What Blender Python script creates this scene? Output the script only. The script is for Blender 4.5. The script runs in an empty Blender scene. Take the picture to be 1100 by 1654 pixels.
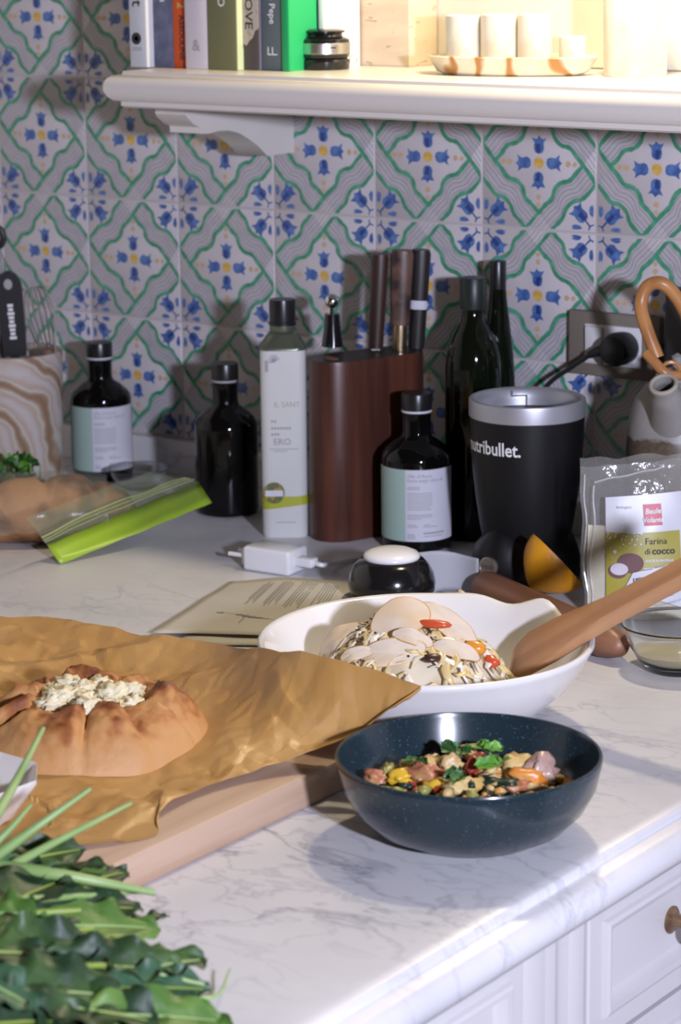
import bpy, bmesh, math, random
from mathutils import Vector, Matrix, noise
PI = math.pi
SC = bpy.context.scene
COL = SC.collection

# ------------------------------------------------------------------ camera
W_PX, H_PX, F_PX = 1100.0, 1654.0, 4114.4
ZC = 0.91                                   # worktop height
CAM = Vector((2.326, -2.4584, 0.3571 + 1.255))
YAW, PITCH, ROLL = 0.62712, 0.23325, -0.011573
_f = Vector((-math.sin(YAW)*math.cos(PITCH), math.cos(YAW)*math.cos(PITCH), -math.sin(PITCH)))
_r = _f.cross(Vector((0, 0, 1))).normalized(); _u = _r.cross(_f)
_c, _s = math.cos(ROLL), math.sin(ROLL)
RGT = _c*_r + _s*_u; UPV = -_s*_r + _c*_u; FWD = _f
cd = bpy.data.cameras.new('camera'); cam = bpy.data.objects.new('camera', cd); COL.objects.link(cam)
cam.matrix_world = Matrix(((RGT.x, UPV.x, -FWD.x, CAM.x), (RGT.y, UPV.y, -FWD.y, CAM.y),
                           (RGT.z, UPV.z, -FWD.z, CAM.z), (0, 0, 0, 1)))
cd.sensor_fit = 'VERTICAL'; cd.sensor_height = 36.0; cd.sensor_width = 24.0
cd.lens = F_PX/H_PX*36.0
cd.clip_start = 0.05; cd.clip_end = 50
cd.dof.use_dof = True; cd.dof.focus_distance = 2.33; cd.dof.aperture_fstop = 9.0
SC.camera = cam

# ------------------------------------------------------------------ light
SC.view_settings.view_transform = 'Standard'; SC.view_settings.look = 'None'
SC.view_settings.gamma = 1.0; SC.view_settings.use_curve_mapping = False
SC.view_settings.exposure = 0.15
wd = bpy.data.worlds.new('room_glow'); SC.world = wd; wd.use_nodes = True
bg = wd.node_tree.nodes['Background']; bg.inputs[0].default_value = (1.0, 0.68, 0.40, 1); bg.inputs[1].default_value = 0.035

def area(name, loc, target, size, power, color):
    l = bpy.data.lights.new(name, 'AREA'); l.shape = 'DISK'; l.size = size; l.energy = power; l.color = color
    o = bpy.data.objects.new(name, l); COL.objects.link(o); o.location = loc
    o.rotation_euler = (Vector(target)-Vector(loc)).to_track_quat('-Z', 'Y').to_euler()
    return o
area('room_lamp', CAM + RGT*0.68 + UPV*0.04, (0.9, -0.35, 1.1), 0.12, 66, (0.75, 0.78, 1.0))
pl = bpy.data.lights.new('shelf_lamp', 'POINT'); pl.energy = 19; pl.color = (1.0, 0.83, 0.56); pl.shadow_soft_size = 0.03
po = bpy.data.objects.new('shelf_lamp', pl); COL.objects.link(po); po.location = (1.06, -0.215, 1.83)

# ------------------------------------------------------------------ photo pixel -> place
def ray(x, y): return (FWD*F_PX + RGT*(x-W_PX/2) + UPV*(H_PX/2-y)).normalized()
def on_z(x, y, z=ZC): d = ray(x, y); return CAM + d*((z-CAM.z)/d.z)
def on_y(x, y, Y): d = ray(x, y); return CAM + d*((Y-CAM.y)/d.y)
def on_x(x, y, X): d = ray(x, y); return CAM + d*((X-CAM.x)/d.x)
def scale_at(p): return F_PX/((Vector(p)-CAM).dot(FWD))
def pix(p):
    d = Vector(p)-CAM; k = F_PX/d.dot(FWD); return (W_PX/2+k*d.dot(RGT), H_PX/2-k*d.dot(UPV))
def z_at(p, py):
    lo, hi = 0.0, 3.0
    for _ in range(50):
        m = (lo+hi)/2
        if pix((p[0], p[1], m))[1] > py: lo = m
        else: hi = m
    return lo
HEAD = math.atan2(RGT.y, RGT.x)             # picture-right as an angle about z

# ------------------------------------------------------------------ helpers
def N(mt, kind, **kw):
    n = mt.node_tree.nodes.new(kind)
    for k, v in kw.items(): setattr(n, k, v)
    return n
def mat(name, col, rough=0.5, metal=0.0, spec=0.5, var=None, bump=None, coat=0.0, trans=0.0, alpha=1.0, sss=0.0, ior=1.45, stretch=None, emit=None):
    """var=(scale, colour2, lo, hi[, detail]) mixes a second colour by noise; bump=(scale, strength, distance)."""
    m = bpy.data.materials.new(name); m.use_nodes = True
    nt = m.node_tree; b = nt.nodes['Principled BSDF']; L = nt.links
    b.inputs['Base Color'].default_value = (*col, 1); b.inputs['Roughness'].default_value = rough
    b.inputs['Metallic'].default_value = metal; b.inputs['Specular IOR Level'].default_value = spec
    b.inputs['Coat Weight'].default_value = coat; b.inputs['Coat Roughness'].default_value = 0.06
    b.inputs['Transmission Weight'].default_value = trans; b.inputs['Alpha'].default_value = alpha; b.inputs['IOR'].default_value = ior
    if sss: b.inputs['Subsurface Weight'].default_value = sss; b.inputs['Subsurface Radius'].default_value = (0.01, 0.006, 0.004)
    tc = N(m, 'ShaderNodeTexCoord'); src = tc.outputs['Object']
    if stretch:
        mp = N(m, 'ShaderNodeMapping'); mp.inputs['Scale'].default_value = stretch
        L.new(src, mp.inputs['Vector']); src = mp.outputs['Vector']
    if var:
        t = N(m, 'ShaderNodeTexNoise'); t.inputs['Scale'].default_value = var[0]; t.inputs['Detail'].default_value = var[4] if len(var) > 4 else 4
        r = N(m, 'ShaderNodeMapRange'); r.inputs['From Min'].default_value = var[2]; r.inputs['From Max'].default_value = var[3]
        x = N(m, 'ShaderNodeMix', data_type='RGBA')
        L.new(src, t.inputs['Vector']); L.new(t.outputs['Fac'], r.inputs['Value']); L.new(r.outputs['Result'], x.inputs['Factor'])
        x.inputs[6].default_value = (*col, 1); x.inputs[7].default_value = (*var[1], 1); L.new(x.outputs[2], b.inputs['Base Color'])
    if bump:
        t = N(m, 'ShaderNodeTexNoise'); t.inputs['Scale'].default_value = bump[0]; t.inputs['Detail'].default_value = 4
        bp = N(m, 'ShaderNodeBump'); bp.inputs['Strength'].default_value = bump[1]; bp.inputs['Distance'].default_value = bump[2]
        L.new(src, t.inputs['Vector']); L.new(t.outputs['Fac'], bp.inputs['Height']); L.new(bp.outputs['Normal'], b.inputs['Normal'])
    return m

class MB:
    def __init__(s): s.v = []; s.f = []; s.m = []
    def add(s, vs, fs, mi=0):
        o = len(s.v); s.v += [tuple(v) for v in vs]; s.f += [tuple(o+i for i in f) for f in fs]; s.m += [mi]*len(fs); return s
    def box(s, a, b, mi=0):
        x0, y0, z0 = a; x1, y1, z1 = b
        return s.add([(x0,y0,z0),(x1,y0,z0),(x1,y1,z0),(x0,y1,z0),(x0,y0,z1),(x1,y0,z1),(x1,y1,z1),(x0,y1,z1)],
                     [(0,3,2,1),(4,5,6,7),(0,1,5,4),(1,2,6,5),(2,3,7,6),(3,0,4,7)], mi)
    def rbox(s, a, b, r, seg=2, mi=0):
        bm = bmesh.new(); bmesh.ops.create_cube(bm, size=1)
        c = [(a[i]+b[i])/2 for i in range(3)]; d = [b[i]-a[i] for i in range(3)]
        for v in bm.verts: v.co = Vector([c[i]+v.co[i]*d[i] for i in range(3)])
        bmesh.ops.bevel(bm, geom=list(bm.edges), offset=r, segments=seg, profile=0.5, affect='EDGES')
        bm.verts.ensure_lookup_table(); bm.verts.index_update()
        s.add([v.co[:] for v in bm.verts], [[v.index for v in f.verts] for f in bm.faces], mi); bm.free(); return s
    def lathe(s, prof, seg=40, mi=0, fn=None, cx=0, cy=0, ex=1, ey=1):
        vs = []; fs = []; n = len(prof)
        for i, (r, z) in enumerate(prof):
            for k in range(seg):
                a = 2*PI*k/seg; p = (cx+ex*r*math.cos(a), cy+ey*r*math.sin(a), z)
                vs.append(fn(p, a, i) if fn else p)
        for i in range(n-1):
            for k in range(seg):
                k2 = (k+1) % seg; fs.append((i*seg+k, i*seg+k2, (i+1)*seg+k2, (i+1)*seg+k))
        if prof[0][0] > 1e-6: fs.append(tuple(range(seg))[::-1])
        if prof[-1][0] > 1e-6: fs.append(tuple((n-1)*seg+k for k in range(seg)))
        return s.add(vs, fs, mi)
    def tube(s, pts, rad, seg=8, mi=0, cap=True, flat=1.0):
        pts = [Vector(p) for p in pts]; n = len(pts); vs = []; fs = []; up = None
        for i, p in enumerate(pts):
            t = (pts[min(i+1, n-1)]-pts[max(i-1, 0)]).normalized()
            if up is None:
                up = Vector((0, 0, 1)) if abs(t.z) < 0.95 else Vector((1, 0, 0))
            sd = t.cross(up).normalized(); up = sd.cross(t).normalized()
            r = rad[i] if isinstance(rad, (list, tuple)) else rad
            for k in range(seg):
                a = 2*PI*k/seg; vs.append(p + sd*(r*math.cos(a)) + up*(r*flat*math.sin(a)))
        for i in range(n-1):
            for k in range(seg):
                k2 = (k+1) % seg; fs.append((i*seg+k, i*seg+k2, (i+1)*seg+k2, (i+1)*seg+k))
        if cap: fs.append(tuple(range(seg))[::-1]); fs.append(tuple((n-1)*seg+k for k in range(seg)))
        return s.add(vs, fs, mi)
    def prism(s, poly, h0, h1, fn=lambda x, y, h: (x, y, h), mi=0):
        n = len(poly); vs = [fn(x, y, h0) for x, y in poly]+[fn(x, y, h1) for x, y in poly]
        fs = [tuple(range(n))[::-1], tuple(range(n, 2*n))]+[(i, (i+1) % n, n+(i+1) % n, n+i) for i in range(n)]
        return s.add(vs, fs, mi)
    def grid(s, nu, nv, fn, mi=0, closed=False):
        vs = [fn(i/(nu-1), j/(nv-1)) for j in range(nv) for i in range(nu)]
        fs = [(j*nu+i, j*nu+i+1, (j+1)*nu+i+1, (j+1)*nu+i) for j in range(nv-1) for i in range(nu-1)]
        return s.add(vs, fs, mi)
    def blob(s, c, rad, seed=0, sub=2, amp=0.25, freq=1.5, rot=0.0, mi=0):
        bm = bmesh.new(); bmesh.ops.create_icosphere(bm, subdivisions=sub, radius=1)
        vs = []
        for v in bm.verts:
            p = v.co.copy(); k = 1+amp*noise.noise(p*freq+Vector((seed*7.3, seed*3.1, seed*1.7)))*1.6
            q = Vector((p.x*rad[0]*k, p.y*rad[1]*k, p.z*rad[2]*k)); q.rotate(Matrix.Rotation(rot, 3, 'Z')); vs.append(q+Vector(c))
        bm.verts.index_update()
        s.add(vs, [[v.index for v in f.verts] for f in bm.faces], mi); bm.free(); return s
    def mesh(s, name, mats, angle=35):
        me = bpy.data.meshes.new(name); me.from_pydata(s.v, [], s.f); me.validate()
        for m in (mats if isinstance(mats, (list, tuple)) else [mats]): me.materials.append(m)
        if len(me.polygons) == len(s.m): me.polygons.foreach_set('material_index', s.m)
        bm = bmesh.new(); bm.from_mesh(me); bmesh.ops.recalc_face_normals(bm, faces=bm.faces) if s.recalc else None
        bm.to_mesh(me); bm.free()
        me.shade_smooth()
        if angle < 180: me.set_sharp_from_angle(angle=math.radians(angle))
        return me
    recalc = True
def link(name, data, parent=None, loc=(0, 0, 0), rot=(0, 0, 0)):
    o = bpy.data.objects.new(name, data); COL.objects.link(o); o.location = loc; o.rotation_euler = rot
    if parent is not None: o.parent = parent
    return o
def obj(name, mb, mats, parent=None, loc=(0, 0, 0), rot=(0, 0, 0), angle=35, solid=0.0, sub=0):
    o = link(name, mb.mesh(name, mats, angle), parent, loc, rot)
    if solid: md = o.modifiers.new('thickness', 'SOLIDIFY'); md.thickness = solid; md.offset = 0
    if sub: md = o.modifiers.new('smooth', 'SUBSURF'); md.levels = sub; md.render_levels = sub
    return o
def tag(o, label=None, cat=None, group=None, kind=None):
    if label: o['label'] = label
    if cat: o['category'] = cat
    if group: o['group'] = group
    if kind: o['kind'] = kind
    return o
def thing(name, label, cat, loc=(0, 0, 0), rz=0.0, group=None):
    return tag(link(name, None, None, loc, (0, 0, rz)), label, cat, group)
def spline(pts, n=6):
    pts = [Vector(p) for p in pts]; out = []
    P = [2*pts[0]-pts[1]]+pts+[2*pts[-1]-pts[-2]]
    for i in range(1, len(P)-2):
        for k in range(n):
            t = k/n; a, b, c, d = P[i-1], P[i], P[i+1], P[i+2]
            out.append(0.5*((2*b)+(c-a)*t+(2*a-5*b+4*c-d)*t*t+(3*b-a-3*c+d)*t**3))
    return out+[pts[-1]]
def text_geo(body, size, align='CENTER', bold=0.0):
    cu = bpy.data.curves.new('t', 'FONT'); cu.body = body; cu.size = size; cu.align_x = align; cu.align_y = 'CENTER'; cu.resolution_u = 2; cu.offset = bold
    o = bpy.data.objects.new('t', cu); COL.objects.link(o)
    dg = bpy.context.evaluated_depsgraph_get(); me = o.evaluated_get(dg).to_mesh()
    vs = [(v.co.x, v.co.y) for v in me.vertices]; fs = [tuple(p.vertices) for p in me.polygons]
    o.evaluated_get(dg).to_mesh_clear(); bpy.data.objects.remove(o); bpy.data.curves.remove(cu)
    return vs, fs
def add_text(mb, body, size, fn, mi=0, align='CENTER', bold=0.0):
    vs, fs = text_geo(body, size, align, bold); mb.add([fn(x, y) for x, y in vs], fs, mi)
def rect_fn(mb, x0, y0, x1, y1, fn, mi=0, nx=1):
    vs = []; fs = []
    for i in range(nx+1):
        x = x0+(x1-x0)*i/nx; vs += [fn(x, y0), fn(x, y1)]
    for i in range(nx): fs.append((2*i, 2*i+2, 2*i+3, 2*i+1))
    mb.add(vs, fs, mi)
def fb(p, o=3): return noise.fractal(p, 1.0, 2.0, o)

# ------------------------------------------------------------------ materials of the setting
def marble(name, base=(0.66, 0.65, 0.66), vein=(0.30, 0.31, 0.36), sc=3.2, rough=0.36):
    m = mat(name, base, rough, coat=0.0); nt = m.node_tree; L = nt.links; b = nt.nodes['Principled BSDF']
    tc = nt.nodes['Texture Coordinate']
    def layer(scale, dist, lo, hi, off):
        mp = N(m, 'ShaderNodeMapping'); mp.inputs['Location'].default_value = off; mp.inputs['Rotation'].default_value = (0.2, 0.1, 0.7+off[0]); mp.inputs['Scale'].default_value = (1, 1.8, 1)
        L.new(tc.outputs['Object'], mp.inputs['Vector'])
        t = N(m, 'ShaderNodeTexNoise'); t.inputs['Scale'].default_value = scale; t.inputs['Detail'].default_value = 7; t.inputs['Distortion'].default_value = dist; t.inputs['Roughness'].default_value = 0.55
        L.new(mp.outputs['Vector'], t.inputs['Vector'])
        a = N(m, 'ShaderNodeMath', operation='SUBTRACT'); a.inputs[1].default_value = 0.5; L.new(t.outputs['Fac'], a.inputs[0])
        c = N(m, 'ShaderNodeMath', operation='ABSOLUTE'); L.new(a.outputs[0], c.inputs[0])
        r = N(m, 'ShaderNodeMapRange', interpolation_type='SMOOTHSTEP'); r.inputs['From Min'].default_value = lo; r.inputs['From Max'].default_value = hi; r.inputs['To Min'].default_value = 1; r.inputs['To Max'].default_value = 0
        L.new(c.outputs[0], r.inputs['Value']); return r.outputs['Result']
    v1 = layer(sc*1.5, 0.5, 0.0, 0.02, (0.3, 1.2, 0)); v2 = layer(sc*4, 0.4, 0.0, 0.03, (1.7, 0.4, 0.5))
    cl = N(m, 'ShaderNodeTexNoise'); cl.inputs['Scale'].default_value = sc*1.6; cl.inputs['Detail'].default_value = 5; L.new(tc.outputs['Object'], cl.inputs['Vector'])
    cr = N(m, 'ShaderNodeMapRange'); cr.inputs['From Min'].default_value = 0.42; cr.inputs['From Max'].default_value = 0.7; L.new(cl.outputs['Fac'], cr.inputs['Value'])
    msk = N(m, 'ShaderNodeTexNoise'); msk.inputs['Scale'].default_value = sc*0.9; msk.inputs['Detail'].default_value = 2; L.new(tc.outputs['Object'], msk.inputs['Vector'])
    mk = N(m, 'ShaderNodeMapRange'); mk.inputs['From Min'].default_value = 0.4; mk.inputs['From Max'].default_value = 0.62; L.new(msk.outputs['Fac'], mk.inputs['Value'])
    def mul(a, k):
        n = N(m, 'ShaderNodeMath', operation='MULTIPLY'); L.new(a, n.inputs[0])
        if isinstance(k, float): n.inputs[1].default_value = k
        else: L.new(k, n.inputs[1])
        return n.outputs[0]
    def add(a, c):
        n = N(m, 'ShaderNodeMath', operation='ADD', use_clamp=True); L.new(a, n.inputs[0]); L.new(c, n.inputs[1]); return n.outputs[0]
    fac = add(add(mul(mul(v1, mk.outputs['Result']), 0.52), mul(mul(v2, mk.outputs['Result']), 0.34)), mul(cr.outputs['Result'], 0.30))
    x = N(m, 'ShaderNodeMix', data_type='RGBA'); x.inputs[6].default_value = (*base, 1); x.inputs[7].default_value = (*vein, 1)
    L.new(fac, x.inputs['Factor']); L.new(x.outputs[2], b.inputs['Base Color']); return m
M = {}
M['marble'] = marble('white_marble')
M['grout'] = mat('grout', (0.50, 0.46, 0.45), 0.85)
M['plaster'] = mat('cream_plaster', (0.78, 0.74, 0.66), 0.8, bump=(60, 0.15, 0.001))
M['glaze'] = mat('tile_glaze', (0.60, 0.56, 0.57), 0.22, var=(14, (0.54, 0.50, 0.515), 0.4, 0.7), bump=(30, 0.12, 0.001))
M['t_green'] = mat('green_glaze', (0.045, 0.24, 0.13), 0.25, var=(70, (0.10, 0.36, 0.23), 0.35, 0.65))
M['t_blue'] = mat('blue_glaze', (0.045, 0.10, 0.31), 0.25, var=(90, (0.11, 0.21, 0.46), 0.38, 0.66))
M['t_dblue'] = mat('dark_blue_glaze', (0.025, 0.055, 0.20), 0.25)
M['t_yellow'] = mat('ochre_glaze', (0.62, 0.36, 0.055), 0.25, var=(120, (0.70, 0.46, 0.12), 0.4, 0.6))
M['t_ochre'] = mat('thin_ochre_glaze', (0.60, 0.38, 0.17), 0.25, var=(120, (0.55, 0.42, 0.28), 0.4, 0.6))
M['t_grey'] = mat('grey_brush_glaze', (0.33, 0.315, 0.345), 0.25)
M['t_wash'] = mat('grey_wash_glaze', (0.50, 0.47, 0.49), 0.22, var=(60, (0.44, 0.42, 0.44), 0.4, 0.65))
M['white_paint'] = mat('white_lacquer', (0.66, 0.62, 0.58), 0.32, bump=(25, 0.05, 0.001))
M['cab_paint'] = mat('white_cabinet_lacquer', (0.56, 0.54, 0.54), 0.38)
M['stone_floor'] = mat('floor_stone', (0.32, 0.27, 0.22), 0.5, var=(5, (0.26, 0.21, 0.17), 0.4, 0.6))
M['brass'] = mat('aged_brass', (0.26, 0.17, 0.09), 0.32, 0.55, var=(60, (0.16, 0.10, 0.06), 0.4, 0.65))

# ------------------------------------------------------------------ room shell
T = 0.15; ZT = 1.255                          # tile pitch, height of the reference joint
wl = MB(); wl.box((-1.2, 0.0105, 0), (3.4, 0.12, 2.6))
wall = tag(obj('wall_back', wl, M['plaster']), 'cream kitchen wall with a painted tile splashback', kind='structure')
g = MB(); g.box((-0.62, 0.0008, ZC), (3.0, 0.011, ZT+T*5)); tag(obj('grout_bed', g, M['grout'], wall))
fl = MB(); fl.box((-1.2, -4.2, -0.1), (5, 0.12, 0)); tag(obj('floor', fl, M['stone_floor']), 'brown stone kitchen floor', kind='structure')
wl = MB(); wl.box((-1.2, -4.2, 0), (-0.62, 0.0, 2.6)); tag(obj('wall_left', wl, M['plaster']), 'cream kitchen side wall', kind='structure')

def tile_mesh(seed):
    R = random.Random(seed); b = MB(); b.recalc = False
    h = 0.5*T-0.0009; d = 0.0006
    # body with a pillowed edge, front at y=0
    b.add([(-h,0.008,-h),(h,0.008,-h),(h,0.008,h),(-h,0.008,h),(-h,d,-h),(h,d,-h),(h,d,h),(-h,d,h),(-h+d,0,-h+d),(h-d,0,-h+d),(h-d,0,h-d),(-h+d,0,h-d)],
          [(8,9,10,11),(4,5,9,8),(5,6,10,9),(6,7,11,10),(7,4,8,11),(0,1,5,4),(1,2,6,5),(2,3,7,6),(3,0,4,7)], 0)
    lim = 0.5-0.012; cnt = [0]                 # every stroke lies a hair above the last
    def P(u, v, lay):
        u = max(-lim, min(lim, u)); v = max(-lim, min(lim, v)); return (u*T, -0.00012*lay-0.000003*cnt[0], v*T)
    def stroke(pts, w, mi, lay, wob=0.004):
        cnt[0] = (cnt[0]+1) % 32
        pts = [(x+R.uniform(-wob, wob), y+R.uniform(-wob, wob)) for x, y in pts]
        sp = spline([(x, y, 0) for x, y in pts], 4); vs = []; fs = []; n = len(sp)
        for i, p in enumerate(sp):
            t = (sp[min(i+1, n-1)]-sp[max(i-1, 0)]).normalized(); k = w*(1+R.uniform(-.18, .18))
            vs += [P(p.x-t.y*k/2, p.y+t.x*k/2, lay), P(p.x+t.y*k/2, p.y-t.x*k/2, lay)]
        for i in range(n-1): fs.append((2*i, 2*i+1, 2*i+3, 2*i+2))
        b.add(vs, fs, mi)
    def poly(pts, mi, lay, wob=0.003):
        cnt[0] = (cnt[0]+1) % 32
        pts = [(x+R.uniform(-wob, wob), y+R.uniform(-wob, wob)) for x, y in pts]
        cx = sum(p[0] for p in pts)/len(pts); cy = sum(p[1] for p in pts)/len(pts); n = len(pts)
        b.add([P(cx, cy, lay)]+[P(x, y, lay) for x, y in pts], [(0, 1+(i+1) % n, 1+i) for i in range(n)], mi)
    inner = [(0,-.372),(.062,-.31),(.115,-.262),(.142,-.19),(.195,-.142),(.272,-.12),(.33,-.058),(.388,0)]
    outer = [(.112,-.5),(.165,-.448),(.213,-.402),(.243,-.325),(.30,-.277),(.38,-.255),(.44,-.195),(.5,-.132)]
    for sx, sy in ((1, 1), (-1, 1), (1, -1), (-1, -1)):
        si = spline([(x*sx, y*sy, 0) for x, y in inner], 3); so_ = spline([(x*sx, y*sy, 0) for x, y in outer], 3); n_ = len(si)   # thin grey wash inside the band
        b.add([P(p.x, p.y, .5) for p in si]+[P(p.x, p.y, .5) for p in so_], [(i, i+1, n_+i+1, n_+i) for i in range(n_-1)], 7)
        for t in (.2, .4, .6, .8):
            stroke([((a[0]*(1-t)+c[0]*t)*sx, (a[1]*(1-t)+c[1]*t)*sy) for a, c in zip(inner, outer)], 0.0095, 5, 1, .002)
        stroke([(x*sx, y*sy) for x, y in inner], 0.035, 1, 3); stroke([(x*sx, y*sy) for x, y in outer], 0.033, 1, 3)
    for s in (1, -1):                          # crossings: one band runs over, the other stops at it
        for t in (.2, .4, .6, .8):
            stroke([(.112*t*s, (-.372-.128*t)*s), ((.112*t-.112*(1-t))*s, -.5*s)], 0.0062, 5, 1, .001)
            stroke([((.388+.112*t)*s, .132*t*s), (.5*s, (.132*t-.132*(1-t))*s)], 0.0062, 5, 1, .001)
        stroke([(.012*s, -.36*s), (-.112*s, -.5*s)], 0.033, 1, 3, .001); stroke([(.378*s, .012*s), (.5*s, -.132*s)], 0.033, 1, 3, .001)
    bell = [(0,0),(.03,.008),(.045,.034),(.043,.062),(.04,.082),(.066,.122),(.034,.113),(.016,.118),(0,.138),(-.016,.118),(-.034,.113),(-.066,.122),(-.04,.082),(-.043,.062),(-.045,.034),(-.03,.008)]
    def put(shape, cx, cy, ang, k, mi, lay):
        c, s_ = math.cos(ang), math.sin(ang); poly([(cx+k*(x*c-y*s_), cy+k*(x*s_+y*c)) for x, y in shape], mi, lay)
    for i in range(4):
        a = i*PI/2; put(bell, -math.sin(a)*.068, math.cos(a)*.068, a+R.uniform(-.08, .08), 0.98, 2, 2)
        put([(x*.45, y*.6+.008) for x, y in bell], -math.sin(a)*.068, math.cos(a)*.068, a+R.uniform(-.15, .15), 0.9, 6 if i % 2 == 0 else 2, 3)
        for r_, q_ in ((.255, .023), (.312, .02)):
            cx, cy = -math.sin(a)*r_, math.cos(a)*r_; poly([(cx+q_*math.cos(k*PI/4), cy+q_*math.sin(k*PI/4)) for k in range(8)], 4, 2)
    poly([(.043*math.cos(k*PI/6), .043*math.sin(k*PI/6)) for k in range(12)], 3, 2)
    leaf = [(0,0),(.02,.02),(.024,.055),(.012,.085),(.004,.068),(-.006,.088),(-.01,.05),(-.008,.02)]
    for sx in (1, -1):
        for sy in (1, -1):
            ox, oy = .5*sx, .5*sy
            ang = math.atan2(-sy, -sx)-PI/2
            put(bell, ox-sx*.088, oy-sy*.088, ang+R.uniform(-.1, .1), 1.12, 2, 2); put([(x*.45, y*.6+.01) for x, y in bell], ox-sx*.088, oy-sy*.088, ang, .95, 6, 3)
            stroke([(ox-sx*.018, oy-sy*.062), (ox-sx*.05, oy-sy*.05), (ox-sx*.062, oy-sy*.018)], .012, 2, 2, .002)
            stroke([(ox-sx*.045, oy-sy*.045), (ox-sx*.09, oy-sy*.09)], .012, 6, 2, .002)
            put([(x*sx*sy, y) for x, y in leaf], ox-sx*.032, oy-sy*.118, 0 if sy < 0 else PI, 1.1, 2, 2)
            put([(-x*sx*sy, y) for x, y in leaf], ox-sx*.118, oy-sy*.032, -PI/2 if sx < 0 else PI/2, 1.1, 2, 2)
    me = b.mesh('painted_tile', [M['glaze'], M['t_green'], M['t_blue'], M['t_yellow'], M['t_ochre'], M['t_grey'], M['t_dblue'], M['t_wash']], 60)
    return me
tiles = [tile_mesh(11+i) for i in range(5)]
TR = random.Random(4)
for c in range(-5, 12):
    for r in range(-2, 4):
        x = (c+.5)*T; z = ZT+(r+.5)*T
        if r >= 1 and x > 0.66 and z > 1.44: continue
        if r >= 2 and x > 0.66: continue
        o = link('tile', tiles[TR.randrange(5)], wall, (x+TR.uniform(-.0004, .0004), TR.uniform(-.0004, .0004), z), (TR.uniform(-.003, .003), PI if False else 0, TR.uniform(-.003, .003)))
pn = MB(); pn.rbox((0.602, -0.004, 1.437), (3.0, 0.0105, 2.6), 0.002); obj('wall_panel', pn, M['plaster'], wall)

# ------------------------------------------------------------------ worktop (L-shaped), upstand
XE, YE = 1.416, -0.60
prof = [(-.030,0),(-.012,0),(-.004,-.0012),(-.0012,-.004),(-.0004,-.0085),(.003,-.0092),(.009,-.0105),(.0145,-.015),(.0172,-.022),(.0165,-.030),(.012,-.0375),(.004,-.041),(-.03,-.042)]
wt = MB()
path = [((XE, -2.6), (1, 0)), ((XE, YE), (1, -1)), ((3.2, YE), (0, -1))]
np_ = len(prof)
vs = []
for (px, py), (nx, ny) in path:
    for d, z in prof: vs.append((px+nx*d, py+ny*d, ZC+z))
fs = []
for i in range(2):
    for k in range(np_-1): fs.append((i*np_+k, i*np_+k+1, (i+1)*np_+k+1, (i+1)*np_+k))
wt.add(vs, fs)
xi, yi = XE-.03, YE+.03
for z in (ZC, ZC-.042):
    wt.add([(-.62, -2.6, z), (xi, -2.6, z), (xi, yi, z), (xi, 0, z), (-.62, 0, z), (3.2, yi, z), (3.2, 0, z), (-.62, yi, z)], [(0, 1, 2, 7), (7, 2, 3, 4), (2, 5, 6, 3)])
tag(obj('worktop', wt, M['marble'], angle=40), 'white grey-veined marble worktop with a rounded grooved front edge', 'countertop')
up = MB(); up.rbox((-.62, -.014, ZC), (3.2, .0, ZT-2*T-.0005), .002); tag(obj('baseboard_worktop', up, M['marble']), 'low marble upstand below the painted tiles', kind='structure')

# ------------------------------------------------------------------ base cabinets under the worktop
def panel_front(mb, y0, y1, z0, z1, x, rings):
    """drawer or door front in the plane x, stepped rings of (inset, height)"""
    vs = []; fs = []
    for ins, hgt in rings: vs += [(x+hgt, y0+ins, z0+ins), (x+hgt, y1-ins, z0+ins), (x+hgt, y1-ins, z1-ins), (x+hgt, y0+ins, z1-ins)]
    for i in range(len(rings)-1):
        for k in range(4): fs.append((4*i+k, 4*i+(k+1) % 4, 4*i+4+(k+1) % 4, 4*i+4+k))
    e = 4*(len(rings)-1); fs.append((e, e+1, e+2, e+3)); mb.add(vs, fs)
RINGS = [(0, -.018), (0, -.002), (.0015, 0), (.020, 0), (.0215, .004), (.0245, .0055), (.029, .004), (.0315, -.001), (.035, -.004), (.036, -.005)]
XF = 1.394
def cabinet(label, y0, y1, dy0, dy1, knobs):
    root = thing('base_cabinet', label, 'cabinet', (XF, (y0+y1)/2, 0.0))
    cy = (y0+y1)/2
    b = MB(); b.box((-.58, y0-cy, .10), (-.020, y1-cy, ZC-.042)); obj('body', b, M['cab_paint'], root)
    f = MB()
    for a, c, e, g_ in ((y0-cy, dy0-cy-.002, .10, ZC-.042), (dy1-cy+.002, y1-cy, .10, ZC-.042)):
        f.rbox((-.020, a, e), (-.003, c, g_), .0015)
    f.rbox((-.020, dy0-cy-.002, ZC-.0505), (-.003, dy1-cy+.002, ZC-.042), .0015); f.rbox((-.020, dy0-cy-.002, .10), (-.003, dy1-cy+.002, .125), .0015)
    obj('face_frame', f, M['cab_paint'], root)
    pl_ = MB(); pl_.box((-.5, y0-cy, 0), (-.06, y1-cy, .10)); obj('plinth', pl_, M['cab_paint'], root)
    for z0, z1 in ((ZC-.176, ZC-.053), (ZC-.42, ZC-.181), (.128, ZC-.425)):
        d = MB(); panel_front(d, dy0-cy, dy1-cy, z0, z1, 0, RINGS); dr = obj('drawer', d, M['cab_paint'], root, angle=30)
        for ky in knobs:
            k = MB(); k.lathe([(.0001, -.001), (.0115, -.001), (.0118, .0015), (.0100, .003), (.0065, .004), (.005, .010), (.0055, .014), (.009, .018), (.0135, .023), (.0145, .027), (.0135, .0295), (.010, .031), (.0001, .0315)], 24)
            obj('knob', k, M['brass'], dr, (-.005, ky-cy, (z0+z1)/2), (0, PI/2, 0), angle=50)
    return root
cabinet('white drawer cabinet with a brass knob beside the filler strip', -0.874, -0.36, -0.849, -0.42, (on_x(1085, 1518, XF-.004).y, ))
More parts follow.
